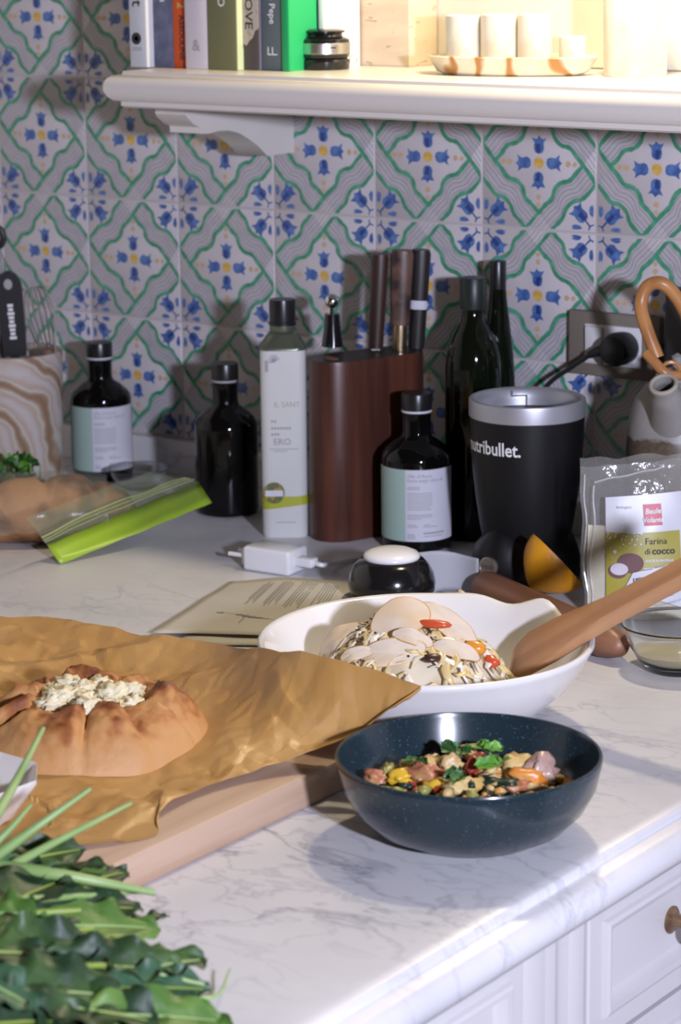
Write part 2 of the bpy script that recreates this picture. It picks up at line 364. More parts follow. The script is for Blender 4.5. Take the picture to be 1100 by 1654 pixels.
cabinet('white panelled cabinet below the leafy greens', -1.72, -0.909, -1.70, -0.945, (-1.32, ))
fs_ = MB(); fs_.rbox((1.30, -.9075, .10), (1.380, -.8755, ZC-.042), .0015); tag(obj('filler_strip', fs_, M['cab_paint']), 'narrow white filler strip between two cabinets', 'trim')
bc = thing('base_cabinet', 'white panelled corner cabinet along the tiled wall', 'cabinet', (2.3, -.3, 0))
b = MB(); b.box((-.88, -.27, .1), (.85, .295, ZC-.042)); obj('body', b, M['cab_paint'], bc)

# ------------------------------------------------------------------ shelf with bracket
ZS = 1.436                                    # shelf top
SH = thing('wall_shelf', 'white moulded wooden shelf on a carved bracket above the worktop', 'shelf', (0, 0, ZS))
sx0, sy = 0.425, -0.27
sprof = [(-.03,0),(-.012,0),(-.0115,-.0035),(-.004,-.0045),(.001,-.008),(.004,-.014),(.004,-.021),(.001,-.028),(-.004,-.0325),(-.010,-.0335),(-.010,-.0385),(-.013,-.0405),(-.03,-.0405)]
s = MB(); vs = []; fs = []; n_ = len(sprof)
for (px, py), (nx, ny) in (((sx0, 0), (-1, 0)), ((sx0, sy), (-1, -1)), ((3.2, sy), (0, -1))):
    for d, z in sprof: vs.append((px+nx*d, py+ny*d, z))
for i in range(2):
    for k in range(n_-1): fs.append((i*n_+k, (i+1)*n_+k, (i+1)*n_+k+1, i*n_+k+1))
s.add(vs, fs)
for z in (0, -.0405): s.add([(sx0+.03, 0, z), (sx0+.03, sy+.03, z), (3.2, sy+.03, z), (3.2, 0, z)], [(0, 1, 2, 3)])
obj('board', s, M['white_paint'], SH, angle=30)
bp = [(298,174),(296,186),(300,192),(308,200),(319,206),(320,216),(334,216),(350,211.5),(366,211),(382,215),(397,224),(412,235),(428,252),(471,247)]
XB = 0.482
pts = []
for x, y in bp:
    q_ = on_x(x+4, y, XB); pts.append((q_.y, q_.z-ZS))
pts[0] = (pts[0][0], -.0405); pts[-1] = (0.0, pts[-2][1]); pts.append((0.0, -.0405))
b = MB(); b.prism(pts, XB-.045, XB, lambda y, z, h: (h, y, z)); obj('bracket', b, M['white_paint'], SH, angle=40)
o = link('bracket', bpy.data.objects['bracket'].data, SH, (1.35, 0, 0))

# ------------------------------------------------------------------ wall socket
so = on_y(1003, 557, 0)
SK = thing('wall_socket', 'taupe wall plate with a white switch and socket', 'socket', (so.x-.004, -.0005, so.z))
M['taupe'] = mat('taupe_plastic', (0.20, 0.17, 0.14), 0.45); M['white_plastic'] = mat('white_plastic', (0.66, 0.65, 0.66), 0.4); M['black_plastic'] = mat('black_plastic', (0.012, 0.012, 0.014), 0.42)
b = MB(); b.rbox((-.058, -.010, -.036), (.058, .0, .036), .002); obj('plate', b, M['taupe'], SK)
b = MB(); b.rbox((-.036, -.0115, -.0225), (.036, -.004, .0225), .001); obj('insert', b, M['white_plastic'], SK)
b = MB(); b.rbox((-.034, -.0145, -.0205), (-.0125, -.008, .0205), .0012); obj('switch', b, M['white_plastic'], SK, rot=(.03, 0, 0))
b = MB(); b.lathe([(.0165, 0), (.0185, .0), (.0185, .003), (.0165, .003)], 28); obj('socket_ring', b, M['white_plastic'], SK, (.013, -.0115, 0), (PI/2, 0, 0))
PG = thing('power_plug', 'round black plug with its cable in the wall socket', 'plug', (so.x+.012, -.0125, so.z))
b = MB(); b.lathe([(.0178, 0), (.0185, .008), (.0185, .022), (.016, .029), (.010, .031), (.0001, .031)], 28); obj('plug_body', b, M['black_plastic'], PG, (0, 0, 0), (PI/2, 0, 0))
b = MB(); b.tube([(-.012, -.018, -.001), (-.024, -.019, -.004), (-.034, -.0195, -.009)], [.0085, .0062, .004], 12); obj('strain_relief', b, M['black_plastic'], PG)
b = MB(); b.tube(spline([(-.032, -.0195, -.008), (-.055, -.022, -.024), (-.085, -.03, -.05), (-.105, -.042, -.10), (-.100, -.055, -.16), (-.075, -.07, -.198)], 6), .0028, 8); obj('cable', b, M['black_plastic'], PG)

# ------------------------------------------------------------------ things on the shelf
M['ink'] = mat('dark_ink', (0.03, 0.03, 0.035), 0.6); M['ink_grey'] = mat('grey_ink', (0.33, 0.32, 0.34), 0.7); M['ink_white'] = mat('white_ink', (0.75, 0.75, 0.74), 0.5); M['gold_ink'] = mat('gold_ink', (0.62, 0.42, 0.10), 0.5)
M['pages'] = mat('book_pages', (0.72, 0.68, 0.58), 0.85, var=(300, (0.6, 0.56, 0.47), 0.4, 0.6), stretch=(8, 1, 1))
BX = [0.0]
def book(label, col, p0, p1, yf, hgt, dep, marks=(), side=None, var=None):
    x0 = max(BX[0], on_y(p0, 90, yf).x) if p0 in (210, 503) else BX[0]
    x1 = on_y(p1, 90, yf).x; BX[0] = x1+.0004
    w = x1-x0
    r = thing('book', label, 'book', ((x0+x1)/2, yf, ZS), 0, 'books standing on the white shelf')
    c = mat('book_cloth', col, 0.6, var=var, bump=(400, 0.15, 0.0005)); h = w/2
    b = MB(); b.rbox((-h, 0, 0), (h, .0028, hgt), .0012, 2)
    for s_ in (-1, 1): b.box((s_*h-(.0025 if s_ > 0 else 0), .002, 0), (s_*h+(0 if s_ > 0 else .0025), dep, hgt))
    obj('cover', b, [c], r)
    b = MB(); b.box((-h+.0025, .003, .003), (h-.0025, dep-.004, hgt-.003)); obj('page_block', b, M['pages'], r)
    if side:
        b = MB(); b.box((h-.0002, .0015, .0005), (h+.0004, dep*.98, hgt-.0005)); obj('lit_side_cover', b, mat('lit_side_cover', side, .5), r)  # side colour paler than the spine: shelf lamplight painted into the cover
    for body, size, z, m_, rot in marks:
        t = MB()
        if rot: fn = lambda u, v, z=z: (v, -.0004, z-u)
        else: fn = lambda u, v, z=z: (u, -.0004, z+v)
        add_text(t, body, size, fn, 0, bold=.0002); obj('spine_lettering', t, M[m_], r)
    return r
b1 = book('pale grey book with a round emblem, outermost beside the painted tiles', (.56, .57, .60), 210, 237, -.200, .30, .195, (('t', .022, .072, 'ink', 1),), (.8, .8, .8))
e = MB(); e.lathe([(.0062, 0), (.0068, 0), (.0068, .0005), (.0062, .0005)], 24); e.lathe([(.0024, 0), (.0032, 0), (.0032, .0005), (.0024, .0005)], 6); obj('emblem', e, M['ink'], b1, (-.002, -.0002, .0325), (PI/2, 0, 0))
e = MB()
for k in range(2): e.box((-.008, -.0006, .0215-.0022*k), (.006, 0, .0225-.0022*k))
obj('emblem_line', e, M['ink_grey'], b1)
book('slate-blue cloth book between the grey and the orange book', (.10, .11, .17), 245, 280, -.188, .29, .184, (('B', .014, .078, 'ink_white', 0),), var=(60, (.16, .17, .25), .4, .65))
book('bright orange-red book with dark lettering down its spine', (.62, .085, .012), 280, 308, -.188, .28, .184, (('ASSOULINE', .0098, .034, 'ink', 1), ('2', .016, .070, 'gold_ink', 1)))
book('pinkish white book with a small grey sketch on its spine', (.60, .56, .60), 308, 335, -.198, .30, .193, (('&', .018, .026, 'ink_grey', 0),), (.82, .76, .74))
book('olive green book with its side painted lamplit pale green', (.16, .165, .075), 345, 382, -.198, .31, .193, (('O', .014, .075, 'ink_white', 1),), (.50, .58, .36), var=(4, (.13, .135, .07), .4, .6))
b6 = book('dark brown book with a torn beige picture on its spine', (.075, .06, .06), 394, 418, -.186, .29, .115, (), (.26, .24, .32))
x0 = -.0135; e = MB()
e.prism([(-.0112, .03), (-.006, .027), (-.002, .032), (.003, .036), (.006, .043), (.0112, .046), (.0112, .289), (-.0112, .289)], -.0002, -.0009, lambda x, z, h: (x, h, z)); obj('spine_picture', e, mat('beige_print', (.44, .38, .33), .6, var=(90, (.30, .17, .08), .55, .68)), b6)
e = MB(); add_text(e, 'OVE', .019, lambda u, v: (v*.8-.002, -.0012, .062-u*.95), 0, bold=.0002); obj('spine_lettering', e, M['ink'], b6)
book('slate grey book with white initials near its foot', (.105, .135, .15), 425, 459, -.182, .28, .11, (('LL.', .0125, .021, 'ink_white', 0), ('in Pepe', .0115, .068, 'ink_white', 1)))
book('emerald green book behind the black and silver timer', (.01, .34, .11), 461.5, 467, -.187, .27, .052, (), None)
book('glossy white book between the green book and the travertine block', (.82, .80, .76), 503, 524, -.133, .20, .068, ())

M['black_gloss'] = mat('black_gloss', (.008, .008, .009), .16, coat=.3); M['steel'] = mat('brushed_steel', (.62, .60, .60), .28, 1.0, bump=(300, .1, .0005), stretch=(1, 1, 12))
p = on_z(523, 111.5, ZS); r_ = 43/scale_at(p); p.y = min(p.y, -.10)
TM = thing('kitchen_timer', 'round black and silver kitchen timer with a wire ring on the shelf', 'timer', (p.x, p.y, ZS), HEAD)
k = r_/.030
b = MB(); b.lathe([(.0001, 0), (.0285*k, 0), (.0295*k, .002), (.0295*k, .009), (.027*k, .0125), (.0001, .0125)], 40); obj('foot', b, M['black_gloss'], TM)
b = MB(); b.lathe([(.026*k, .012), (.029*k, .0135), (.0298*k, .0165), (.0298*k, .0175)], 40); b.lathe([(.0298*k, .0295), (.029*k, .033), (.025*k, .0355), (.022*k, .036), (.021*k, .039), (.0245*k, .0405), (.0245*k, .0425), (.02*k, .0445), (.0001, .0445)], 40); obj('housing', b, M['black_gloss'], TM)
b = MB(); b.lathe([(.0298*k, .0175), (.0302*k, .018), (.0302*k, .029), (.0298*k, .0295)], 40); obj('silver_band', b, M['steel'], TM)
b = MB(); b.box((.008, -.031*k, .024), (.014, -.0275*k, .0255)); b.box((.0105, -.031*k, .021), (.012, -.0275*k, .0215)); obj('band_marking', b, M['ink'], TM)
b = MB(); b.tube([(.0335*k+.0042*math.cos(a*PI/8), -.004, .0105+.0042*math.sin(a*PI/8)) for a in range(17)], .0008, 6); obj('wire_ring', b, M['steel'], TM)

def travertine():
    m = mat('travertine', (.60, .50, .38), .6, var=(9, (.50, .40, .29), .4, .65), stretch=(1, 1, 4)); nt = m.node_tree; L = nt.links; bs = nt.nodes['Principled BSDF']
    v = N(m, 'ShaderNodeTexNoise'); v.inputs['Scale'].default_value = 48; v.inputs['Detail'].default_value = 3
    L.new(nt.nodes['Mapping'].outputs['Vector'], v.inputs['Vector'])
    r = N(m, 'ShaderNodeMapRange'); r.inputs['From Min'].default_value = .64; r.inputs['From Max'].default_value = .70; L.new(v.outputs['Fac'], r.inputs['Value'])
    bm_ = N(m, 'ShaderNodeBump', invert=True); bm_.inputs['Strength'].default_value = .8; bm_.inputs['Distance'].default_value = .003; L.new(r.outputs['Result'], bm_.inputs['Height']); L.new(bm_.outputs['Normal'], bs.inputs['Normal'])
    return m
ty = -.062
xa = on_y(527, 100, ty).x; xb = on_y(661, 104, ty).x
b = MB(); b.rbox((xa-xb, 0, 0), (0, .057, .13), .0015)
tag(obj('travertine_block', b, travertine(), None, (xb, ty, ZS)), 'pitted beige travertine block beside the white book', 'stone block')

def onyx(name, base=(.74, .70, .60), c2=(.62, .57, .45), c3=None):
    m = mat(name, base, .3, var=(26, c2, .42, .62), sss=.25, stretch=(1, 1, .6))
    if c3:
        nt = m.node_tree; L = nt.links
        w = N(m, 'ShaderNodeTexWave'); w.inputs['Scale'].default_value = 7; w.inputs['Distortion'].default_value = 6; w.inputs['Detail'].default_value = 2; w.inputs['Detail Scale'].default_value = 2
        L.new(nt.nodes['Texture Coordinate'].outputs['Object'], w.inputs['Vector'])
        r = N(m, 'ShaderNodeMapRange'); r.inputs['From Min'].default_value = .82; r.inputs['From Max'].default_value = .98; L.new(w.outputs['Fac'], r.inputs['Value'])
        x = N(m, 'ShaderNodeMix', data_type='RGBA'); x.inputs[7].default_value = (*c3, 1); L.new(r.outputs['Result'], x.inputs['Factor'])
        src = nt.nodes['Principled BSDF'].inputs['Base Color'].links[0].from_socket; L.new(src, x.inputs[6]); L.new(x.outputs[2], nt.nodes['Principled BSDF'].inputs['Base Color'])
    return m
M['onyx'] = onyx('pale_onyx'); M['onyx_tray'] = onyx('banded_onyx', (.74, .66, .52), (.66, .56, .40), (.42, .20, .06))
tp = on_y(833, 106, -.115); k = scale_at(tp)
ta = math.radians(16)
TY = tag(obj('onyx_tray', MB().lathe([(.0001, 0), (.80, 0), (.90, .004), (1.0, .019), (.985, .0205), (.955, .019), (.87, .007), (.0001, .006)], 48, 0, None, 0, 0, 1, 1), M['onyx_tray'], None, (tp.x, -.122, ZS), (0, 0, ta)), 'oval banded onyx tray holding pale cups on the shelf', 'tray')
for v in TY.data.vertices: v.co.x *= .093; v.co.y *= .042
def cup(px, y, rpx, h, label, hh=None):
    q_ = on_y(px, 60, y); r = rpx/scale_at(q_)
    b = MB(); b.lathe([(.0001, 0), (r*.96, 0), (r, .003), (r, h-.001), (r-.001, h), (r-.0045, h), (r-.005, h-.002), (r-.005, .006), (.0001, .005)], 36)
    tag(obj('onyx_cup', b, M['onyx'], None, (q_.x, y, ZS+.0065)), label, 'cup', 'onyx cups on the shelf tray')
cup(748, -.136, 28.5, .056, 'pale onyx cup at the tray end facing the travertine block')
cup(806, -.124, 30, .057, 'pale onyx cup standing in the middle of the tray')
cup(864, -.112, 28, .057, 'pale onyx cup beside the small low cup on the tray')
cup(925, -.095, 22, .034, 'small low pale onyx cup at the end of the tray')
q_ = on_y(1026, 100, -.085); r = 52/scale_at(q_)
b = MB(); b.lathe([(.0001, 0), (r*.95, 0), (r*.98, .003), (r*1.02, .11), (r*1.0, .112), (r*.86, .112), (r*.84, .11), (r*.80, .01), (.0001, .008)], 40)
tag(obj('onyx_vase', b, M['onyx'], None, (q_.x, -.085, ZS)), 'large pale onyx tumbler standing alone next to the tray', 'vase')

# ------------------------------------------------------------------ bottles along the wall
M['black_glass'] = mat('black_glass', (.003, .003, .003), .07, spec=.4); M['green_glass'] = mat('dark_green_glass', (.004, .006, .003), .06, spec=.4)
M['mint'] = mat('mint_label', (.34, .46, .40), .6); M['label'] = mat('paper_label', (.58, .57, .63), .6); M['cap'] = mat('black_cap', (.012, .012, .013), .3)
def cyl_fn(r, z0, a0): return lambda u, v: (r*math.sin(a0+u/r), -r*math.cos(a0+u/r), z0+v)
def oil_bottle(label, P_, r, H, turn, lab=True, clear=True):
    root = thing('olive_oil_bottle', label, 'bottle', (P_[0], P_[1], ZC), turn, 'dark olive oil bottles along the wall')
    k = H/.178
    b = MB(); b.lathe([(.0001, .002), (r*.86, 0), (r*.97, .002), (r, .006), (r, .103*k), (r*.985, .108*k), (r*.88, .115*k), (r*.62, .1235*k), (r*.44, .128*k), (r*.40, .133*k), (r*.40, .1605*k), (.0001, .1605*k)], 48); obj('glass_body', b, M['black_glass'], root, angle=50)
    b = MB(); b.lathe([(r*.41, .1545*k), (r*.425, .155*k), (r*.43, .158*k), (r*.43, .1765*k), (r*.415, .178*k), (.0001, .178*k)], 36); obj('cap', b, M['cap'], root, angle=50)
    b = MB(); b.lathe([(r*.432, .1565*k), (r*.436, .1570*k), (r*.436, .1585*k), (r*.432, .1590*k)], 36); obj('seal_ring', b, M['label'] if lab else M['ink_grey'], root)
    if lab:
        def band(a0, a1, m_, nm, z0=.014, z1=.0955, off=.0004):
            bb = MB(); rr = r+off; nseg = 20
            bb.grid(nseg, 2, lambda u, v: (rr*math.sin(a0+(a1-a0)*u), -rr*math.cos(a0+(a1-a0)*u), z0+(z1-z0)*v)); return obj(nm, bb, m_, root)
        lb = band(-2.2, 1.25, M['label'], 'label'); band(-1.6, -.36, M['mint'], 'mint_stripe', off=.0007)
        t = MB(); f_ = cyl_fn(r+.0009, 0, -.30)
        add_text(t, 'Olio di Roma', .0052, lambda u, v: f_(u, v+.0885), 0, 'LEFT'); add_text(t, 'Extra virgin olive oil', .0052, lambda u, v: f_(u, v+.0835), 0, 'LEFT')
        rr_ = random.Random(5)
        for z_, wd_ in [(.0755, .014), (.0735, .014)]+[(.0685-.0026*i, .028+rr_.uniform(-.002, .001)) for i in range(8)]+[(.0440, .029), (.0418, .028), (.0396, .016), (.0325, .010), (.0305, .012), (.0215, .008), (.0195, .009), (.0175, .009)]:
            rect_fn(t, 0, z_, wd_, z_+.0009, f_, 0, 6)
        for z_, wd_ in [(.0325, .008), (.0305, .016), (.0195, .024)]: rect_fn(t, .018, z_, .018+wd_, z_+.0009, f_, 0, 6)
        rect_fn(t, .018, .0225, .044, .0245, f_, 0, 6)
        obj('label_print', t, M['ink_grey'], root)['kind'] = 'stuff'
    return root
P_ = on_z(674, 881); R_OIL = 56.5/scale_at(P_)
oil_bottle('dark glass oil bottle with a mint and white label beside the blender', P_, R_OIL, z_at(P_, 634)-ZC, HEAD)
q_ = on_y(163, 650, -.070); oil_bottle('dark glass oil bottle with a mint and white label beside the stone crock', (q_.x, -.070), .0385, z_at((q_.x, -.070), 552)-ZC, HEAD+.15)
P_ = on_z(368, 826); oil_bottle('plain black oil bottle without a label beside the white tin', P_, 50.5/scale_at(P_), z_at(P_, 586)-ZC, HEAD, False)

def tall_bottle(label, px, Y, rpx, top_py, k=1.0):
    q_ = on_y(px, 800, Y); r = rpx/scale_at((q_.x, Y, ZC)); H = z_at((q_.x, Y), top_py)-ZC
    root = thing('tall_bottle', label, 'bottle', (q_.x, Y, ZC), 0, 'tall dark bottles behind the blender')
    s0 = H*(.66 if k == 1 else .55)
    b = MB(); b.lathe([(.0001, .003), (r*.85, 0), (r*.97, .002), (r, .008), (r, s0), (r*.97, s0+.012), (r*.86, s0+.026), (r*.66, s0+.040), (r*.46, s0+.052), (r*.40, s0+.062), (r*.385, H-.032), (.0001, H-.032)] if k == 1 else
                     [(.0001, .003), (r*.85, 0), (r*.97, .002), (r, .008), (r, s0), (r*.96, s0+.02), (r*.84, s0+.045), (r*.66, s0+.075), (r*.5, s0+.10), (r*.43, s0+.12), (r*.40, H-.028), (.0001, H-.028)], 48)
    obj('glass_body', b, M['green_glass'], root, angle=50)
    b = MB(); b.lathe([(r*.385, H-.036), (r*.46, H-.035), (r*.47, H-.0335), (r*.47, H-.001), (r*.45, H), (.0001, H)], 36); obj('cap', b, mat('bottle_cap', (.014, .02, .017), .4) if k == 1 else M['cap'], root, angle=50)
tall_bottle('tall green-black wine bottle with a flat cap behind the blender', 764, -.079, 45, 448)
tall_bottle('tall slim black bottle between the wall and the wine bottle', 803, -.037, 28, 421, 2)

# tin of oil: rounded square can
P_ = on_z(462, 860); sc = scale_at(P_); hw = 36.5/sc; H = z_at(P_, 483)-ZC; Hb = z_at(P_, 560)-ZC
TN = thing('oil_tin', 'tall white square oil tin with a lime band near its foot', 'tin', (P_.x, P_.y, ZC), HEAD)
M['tin_white'] = mat('white_tin', (.60, .60, .58), .32, metal=.0, coat=.2); M['lime'] = mat('lime_print', (.36, .38, .03), .45); M['tin_top'] = mat('grey_green_tin', (.16, .18, .13), .3, .6)
def sq(hw_, rr, n=5):
    out = []
    for i, (sx, sy_) in enumerate(((1, 1), (-1, 1), (-1, -1), (1, -1))):
        for j in range(n+1):
            a = i*PI/2+j*PI/2/n; out.append((sx*(hw_-rr)+rr*math.cos(a), sy_*(hw_-rr)+rr*math.sin(a)))
    return out
def sqloft(mb, lev, mi=0, cap=True):
    vs = []; fs = []; n = None
    for hw_, rr, z in lev:
        pts = sq(hw_, rr); n = len(pts); vs += [(x, y, z) for x, y in pts]
    for i in range(len(lev)-1):
        for k in range(n): fs.append((i*n+k, i*n+(k+1) % n, (i+1)*n+(k+1) % n, (i+1)*n+k))
    fs.append(tuple(range(n))[::-1]); fs.append(tuple((len(lev)-1)*n+k for k in range(n))); mb.add(vs, fs, mi)
b = MB(); sqloft(b, [(hw*.95, hw*.4, 0), (hw, hw*.42, .003), (hw, hw*.42, Hb-.001), (hw*1.0, hw*.42, Hb)]); obj('can_body', b, M['tin_white'], TN, angle=50)
b = MB(); sqloft(b, [(hw*1.03, hw*.45, Hb-.0005), (hw*1.03, hw*.45, Hb+.002), (hw*.93, hw*.6, Hb+.005), (hw*.72, hw*.70, Hb+.014), (hw*.55, hw*.54, Hb+.019)]); b.lathe([(hw*.52, Hb+.017), (hw*.56, Hb+.021), (hw*.55, Hb+.03), (hw*.52, Hb+.033), (hw*.54, H-.026), (.0001, H-.026)], 32); obj('shoulder', b, M['tin_top'], TN, angle=50)
b = MB(); b.lathe([(hw*.53, H-.029), (hw*.60, H-.029), (hw*.60, H-.0255), (hw*.57, H-.025), (hw*.575, H-.003), (hw*.55, H), (.0001, H)], 36); obj('cap', b, M['cap'], TN, angle=50)
b = MB(); e_ = .0004; pts = [(x*(hw+e_)/hw, y*(hw+e_)/hw) for x, y in sq(hw, hw*.42)]; n = len(pts)
b.add([(x, y, .036+.003*math.sin(x/hw*1.2)) for x, y in pts]+[(x, y, .050-.002*math.cos(x/hw*1.4)) for x, y in pts], [(k, (k+1) % n, n+(k+1) % n, n+k) for k in range(n)]); obj('lime_band', b, M['lime'], TN)
t = MB(); f_ = lambda u, v: (u, -hw-.0006, v)
t.add([(-.012+.012*math.cos(a*PI/10), -hw-.0008, .053+.0125*math.sin(a*PI/10)) for a in range(20)], [tuple(range(20))]); obj('seal', t, mat('gold_seal', (.36, .22, .03), .5, var=(130, (.10, .12, .04), .45, .55)), TN)
t = MB(); rect_fn(t, -.022, .049, -.002, .056, lambda u, v: (u, -hw-.0011, v)); obj('seal_ribbon', t, M['label'], TN)
t = MB(); add_text(t, 'IL SANT', .0085, lambda u, v: f_(u+.004, v+.155), 0); obj('name_print', t, mat('pale_brown_ink', (.45, .37, .33), .6), TN)
t = MB()
for wd_, z in ((.007, .136), (.026, .128), (.011, .121)):
    for k_ in range(int(wd_/.0033)): rect_fn(t, -.014+k_*.0033, z-.0014, -.0118+k_*.0033, z+.0014, f_)
add_text(t, 'ERO', .0105, lambda u, v: f_(u-.012, v+.112), 0, 'LEFT', .0001)
for z, a, c in ((.1035, -.016, .016), (.101, -.012, .004), (.018, -.01, .012)): rect_fn(t, a, z, c, z+.0009, f_)
rect_fn(t, -.0195, .193, -.0165, .206, f_)
obj('small_print', t, M['ink_grey'], TN)['kind'] = 'stuff'
t = MB()
for k_ in range(7):
    a = .5+k_*.45; t.tube([(-.010, -hw-.0003, .204), (-.010+.007*math.cos(a), -hw-.0003, .204+.009*math.sin(a))], .0006, 5)
obj('sprig_print', t, mat('mauve_ink', (.36, .30, .38), .6), TN)

# ------------------------------------------------------------------ knife block and knives
def wood(name, c1, c2, sc=9, stretch=(1, 1, .06), rough=.38, coat=0.0):
    return mat(name, c1, rough, var=(sc*6, c2, .38, .64, 5), bump=(sc*10, .12, .0006), stretch=stretch, coat=coat)
M['walnut'] = wood('red_walnut', (.10, .032, .018), (.05, .016, .010)); M['walnut_top'] = wood('dark_walnut', (.045, .027, .022), (.025, .016, .013))
f0 = on_z(544, 866); BW, BL = .0315, .150; BZ = z_at((f0.x, f0.y+.03), 573)-ZC
KB = thing('knife_block', 'oval dark walnut knife block between the tin and the labelled bottle', 'knife block', (f0.x+.34*(BL/2-BW), f0.y+.94*(BL/2-BW), ZC), -.35)
def stad(hw_, L, n=9):
    o_ = []
    for i in range(n): a = PI*i/(n-1); o_.append((hw_*math.cos(a), L/2-hw_+hw_*math.sin(a)))
    for i in range(n): a = PI+PI*i/(n-1); o_.append((hw_*math.cos(a), -L/2+hw_+hw_*math.sin(a)))
    return o_
b = MB(); n = 18; vs = []
for s_, z in ((.96, 0), (1, .004), (.985, BZ*.5), (.955, BZ-.003), (.94, BZ)): vs += [(x*s_, y*(1-(1-s_)*.5), z) for x, y in stad(BW, BL)]
fs = [(i*n+k, i*n+(k+1) % n, (i+1)*n+(k+1) % n, (i+1)*n+k) for i in range(4) for k in range(n)]+[tuple(range(n))[::-1]]; b.add(vs, fs); obj('body', b, M['walnut'], KB, angle=40)
b = MB(); b.prism([(x*.94, y*.97) for x, y in stad(BW, BL)], BZ-.002, BZ+.0008); obj('top', b, M['walnut_top'], KB)
b = MB(); b.prism([(.012*math.cos(a*PI/8), -.048+.006*math.sin(a*PI/8)) for a in range(16)], BZ, BZ+.0014); obj('empty_slot', b, mat('slot_wood', (.22, .11, .07), .6), KB)
top_z = ZC+BZ
def knife(label, pa, pb, Y, w, m_, ring=None, ferr=None, d=.010):
    a = on_y(*pa, Y); c = on_y(*pb, Y+.004); L = (c-a); 
    root = thing('kitchen_knife', label, 'knife', a, 0, 'knives in the walnut block')
    sc = scale_at(a); hw_ = w/2/sc; ax = L.normalized(); sd = (RGT-ax*RGT.dot(ax)).normalized(); nn = ax.cross(sd)
    def lo(mb, s0, s1, k0, k1, dd, mi=0):
        vs = []; n = 10
        for s_, k in ((s0, k0*.92), (s0+.004, k0), ((s0+s1)/2, (k0+k1)/2), (s1-.005, k1), (s1, k1*.85)):
            p_ = ax*s_
            vs += [p_+sd*(hw_*k*math.copysign(abs(math.cos(2*PI*i/n))**.7, math.cos(2*PI*i/n)))+nn*(dd*math.copysign(abs(math.sin(2*PI*i/n))**.7, math.sin(2*PI*i/n))) for i in range(n)]
        fs = [(i*n+k, i*n+(k+1) % n, (i+1)*n+(k+1) % n, (i+1)*n+k) for i in range(4) for k in range(n)]+[tuple(range(n))[::-1], tuple(4*n+k for k in range(n))]
        mb.add(vs, fs, mi)
    h0 = .030 if ferr else 0.0
    b = MB(); lo(b, h0, L.length, .82, 1.0, d); obj('handle', b, m_, root, angle=60)
    if ferr: b = MB(); lo(b, .0, .031, .62, .62, d*.8); obj('bolster', b, ferr, root, angle=60)
    if ring: b = MB(); lo(b, ring, ring+.010, 1.0, 1.01, d*1.1); obj('ring', b, M['label'], root, angle=60)
    b = MB(); b.add([ax*(-.10)+sd*hw_*.5+nn*.001, ax*(-.10)-sd*hw_*.3+nn*.001, ax*.003-sd*hw_*.5+nn*.001, ax*.003+sd*hw_*.5+nn*.001, ax*(-.10)+sd*hw_*.5-nn*.001, ax*(-.10)-sd*hw_*.3-nn*.001, ax*.003-sd*hw_*.5-nn*.001, ax*.003+sd*hw_*.5-nn*.001],
        [(0, 1, 2, 3), (7, 6, 5, 4), (0, 4, 5, 1), (1, 5, 6, 2), (2, 6, 7, 3), (3, 7, 4, 0)]); obj('blade', b, M['steel'], root)
M['h_dark'] = wood('dark_handle', (.06, .026, .018), (.03, .014, .010)); M['h_burl'] = mat('burl_handle', (.13, .070, .050), .4, var=(45, (.035, .020, .018), .42, .6)); M['h_black'] = wood('black_handle', (.024, .017, .016), (.012, .010, .010))
knife('kitchen knife with a plain dark brown handle beside the burl one', (607, 562), (614, 410), -.095, 29, M['h_dark'])
knife('kitchen knife with a broad burl wood handle and brass bolster', (645, 566), (650, 404), -.088, 38, M['h_burl'], None, mat('brass_bolster', (.42, .33, .20), .25, 1.0), .011)
knife('kitchen knife with a black handle and white ring', (672, 562), (680, 403), -.066, 33, M['h_black'], .046)
q_ = on_y(537, 548, f0.y+.055)
CK = thing('bottle_opener', 'chrome ball-topped opener standing in the knife block', 'opener', (q_.x, q_.y, q_.z))
b = MB(); b.tube([(0, 0, -.008), (0, 0, .012), (0, 0, .03)], [.013, .010, .0085], 14); obj('black_sleeve', b, M['black_gloss'], CK)
b = MB(); b.tube([(.001, -.006, .002), (0, -.003, .02), (-.001, 0, .040)], [.003, .0025, .003], 10); obj('stem', b, mat('chrome', (.75, .75, .76), .08, 1.0), CK)
b = MB(); b.lathe([(.0085*math.sin(PI*i/12)+.00001, .0445-.0085*math.cos(PI*i/12)) for i in range(13)], 24); obj('ball', b, bpy.data.materials['chrome'], CK, angle=180)

# ------------------------------------------------------------------ blender base
P_ = on_z(850, 928); sc = scale_at(P_); rr = 93/sc; HN = z_at(P_, 641)-ZC
NB = thing('blender_base', 'matte black blender motor base with a silver collar', 'blender', (P_.x, P_.y, ZC), HEAD)
M['matte_black'] = mat('matte_black_shell', (.006, .006, .007), .45, spec=.35, bump=(900, .25, .0004)); M['silver_rim'] = mat('silver_rim', (.42, .42, .45), .42, .6)
b = MB(); b.lathe([(rr*.66, .018), (rr*.73, .030), (rr*.80, .055), (rr*.875, .085), (rr*.935, .118), (rr*.970, .15), (rr*.985, HN-.019)], 64); obj('motor_shell', b, M['matte_black'], NB, angle=60)
b = MB(); b.lathe([(rr*.975, HN-.020), (rr*1.0, HN-.0185), (rr*1.004, HN-.004), (rr*.995, HN-.001), (rr*.975, HN), (rr*.93, HN-.0005), (rr*.885, HN-.003), (rr*.86, HN-.012), (rr*.85, HN-.045), (.0001, HN-.048)], 64); col_ = obj('silver_collar', b, M['silver_rim'], NB, angle=40)
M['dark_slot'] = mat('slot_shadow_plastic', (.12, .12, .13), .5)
f_ = lambda u, v: (rr*.848*math.sin(u/rr/.848), rr*.848*math.cos(u/rr/.848), HN-.012+v)
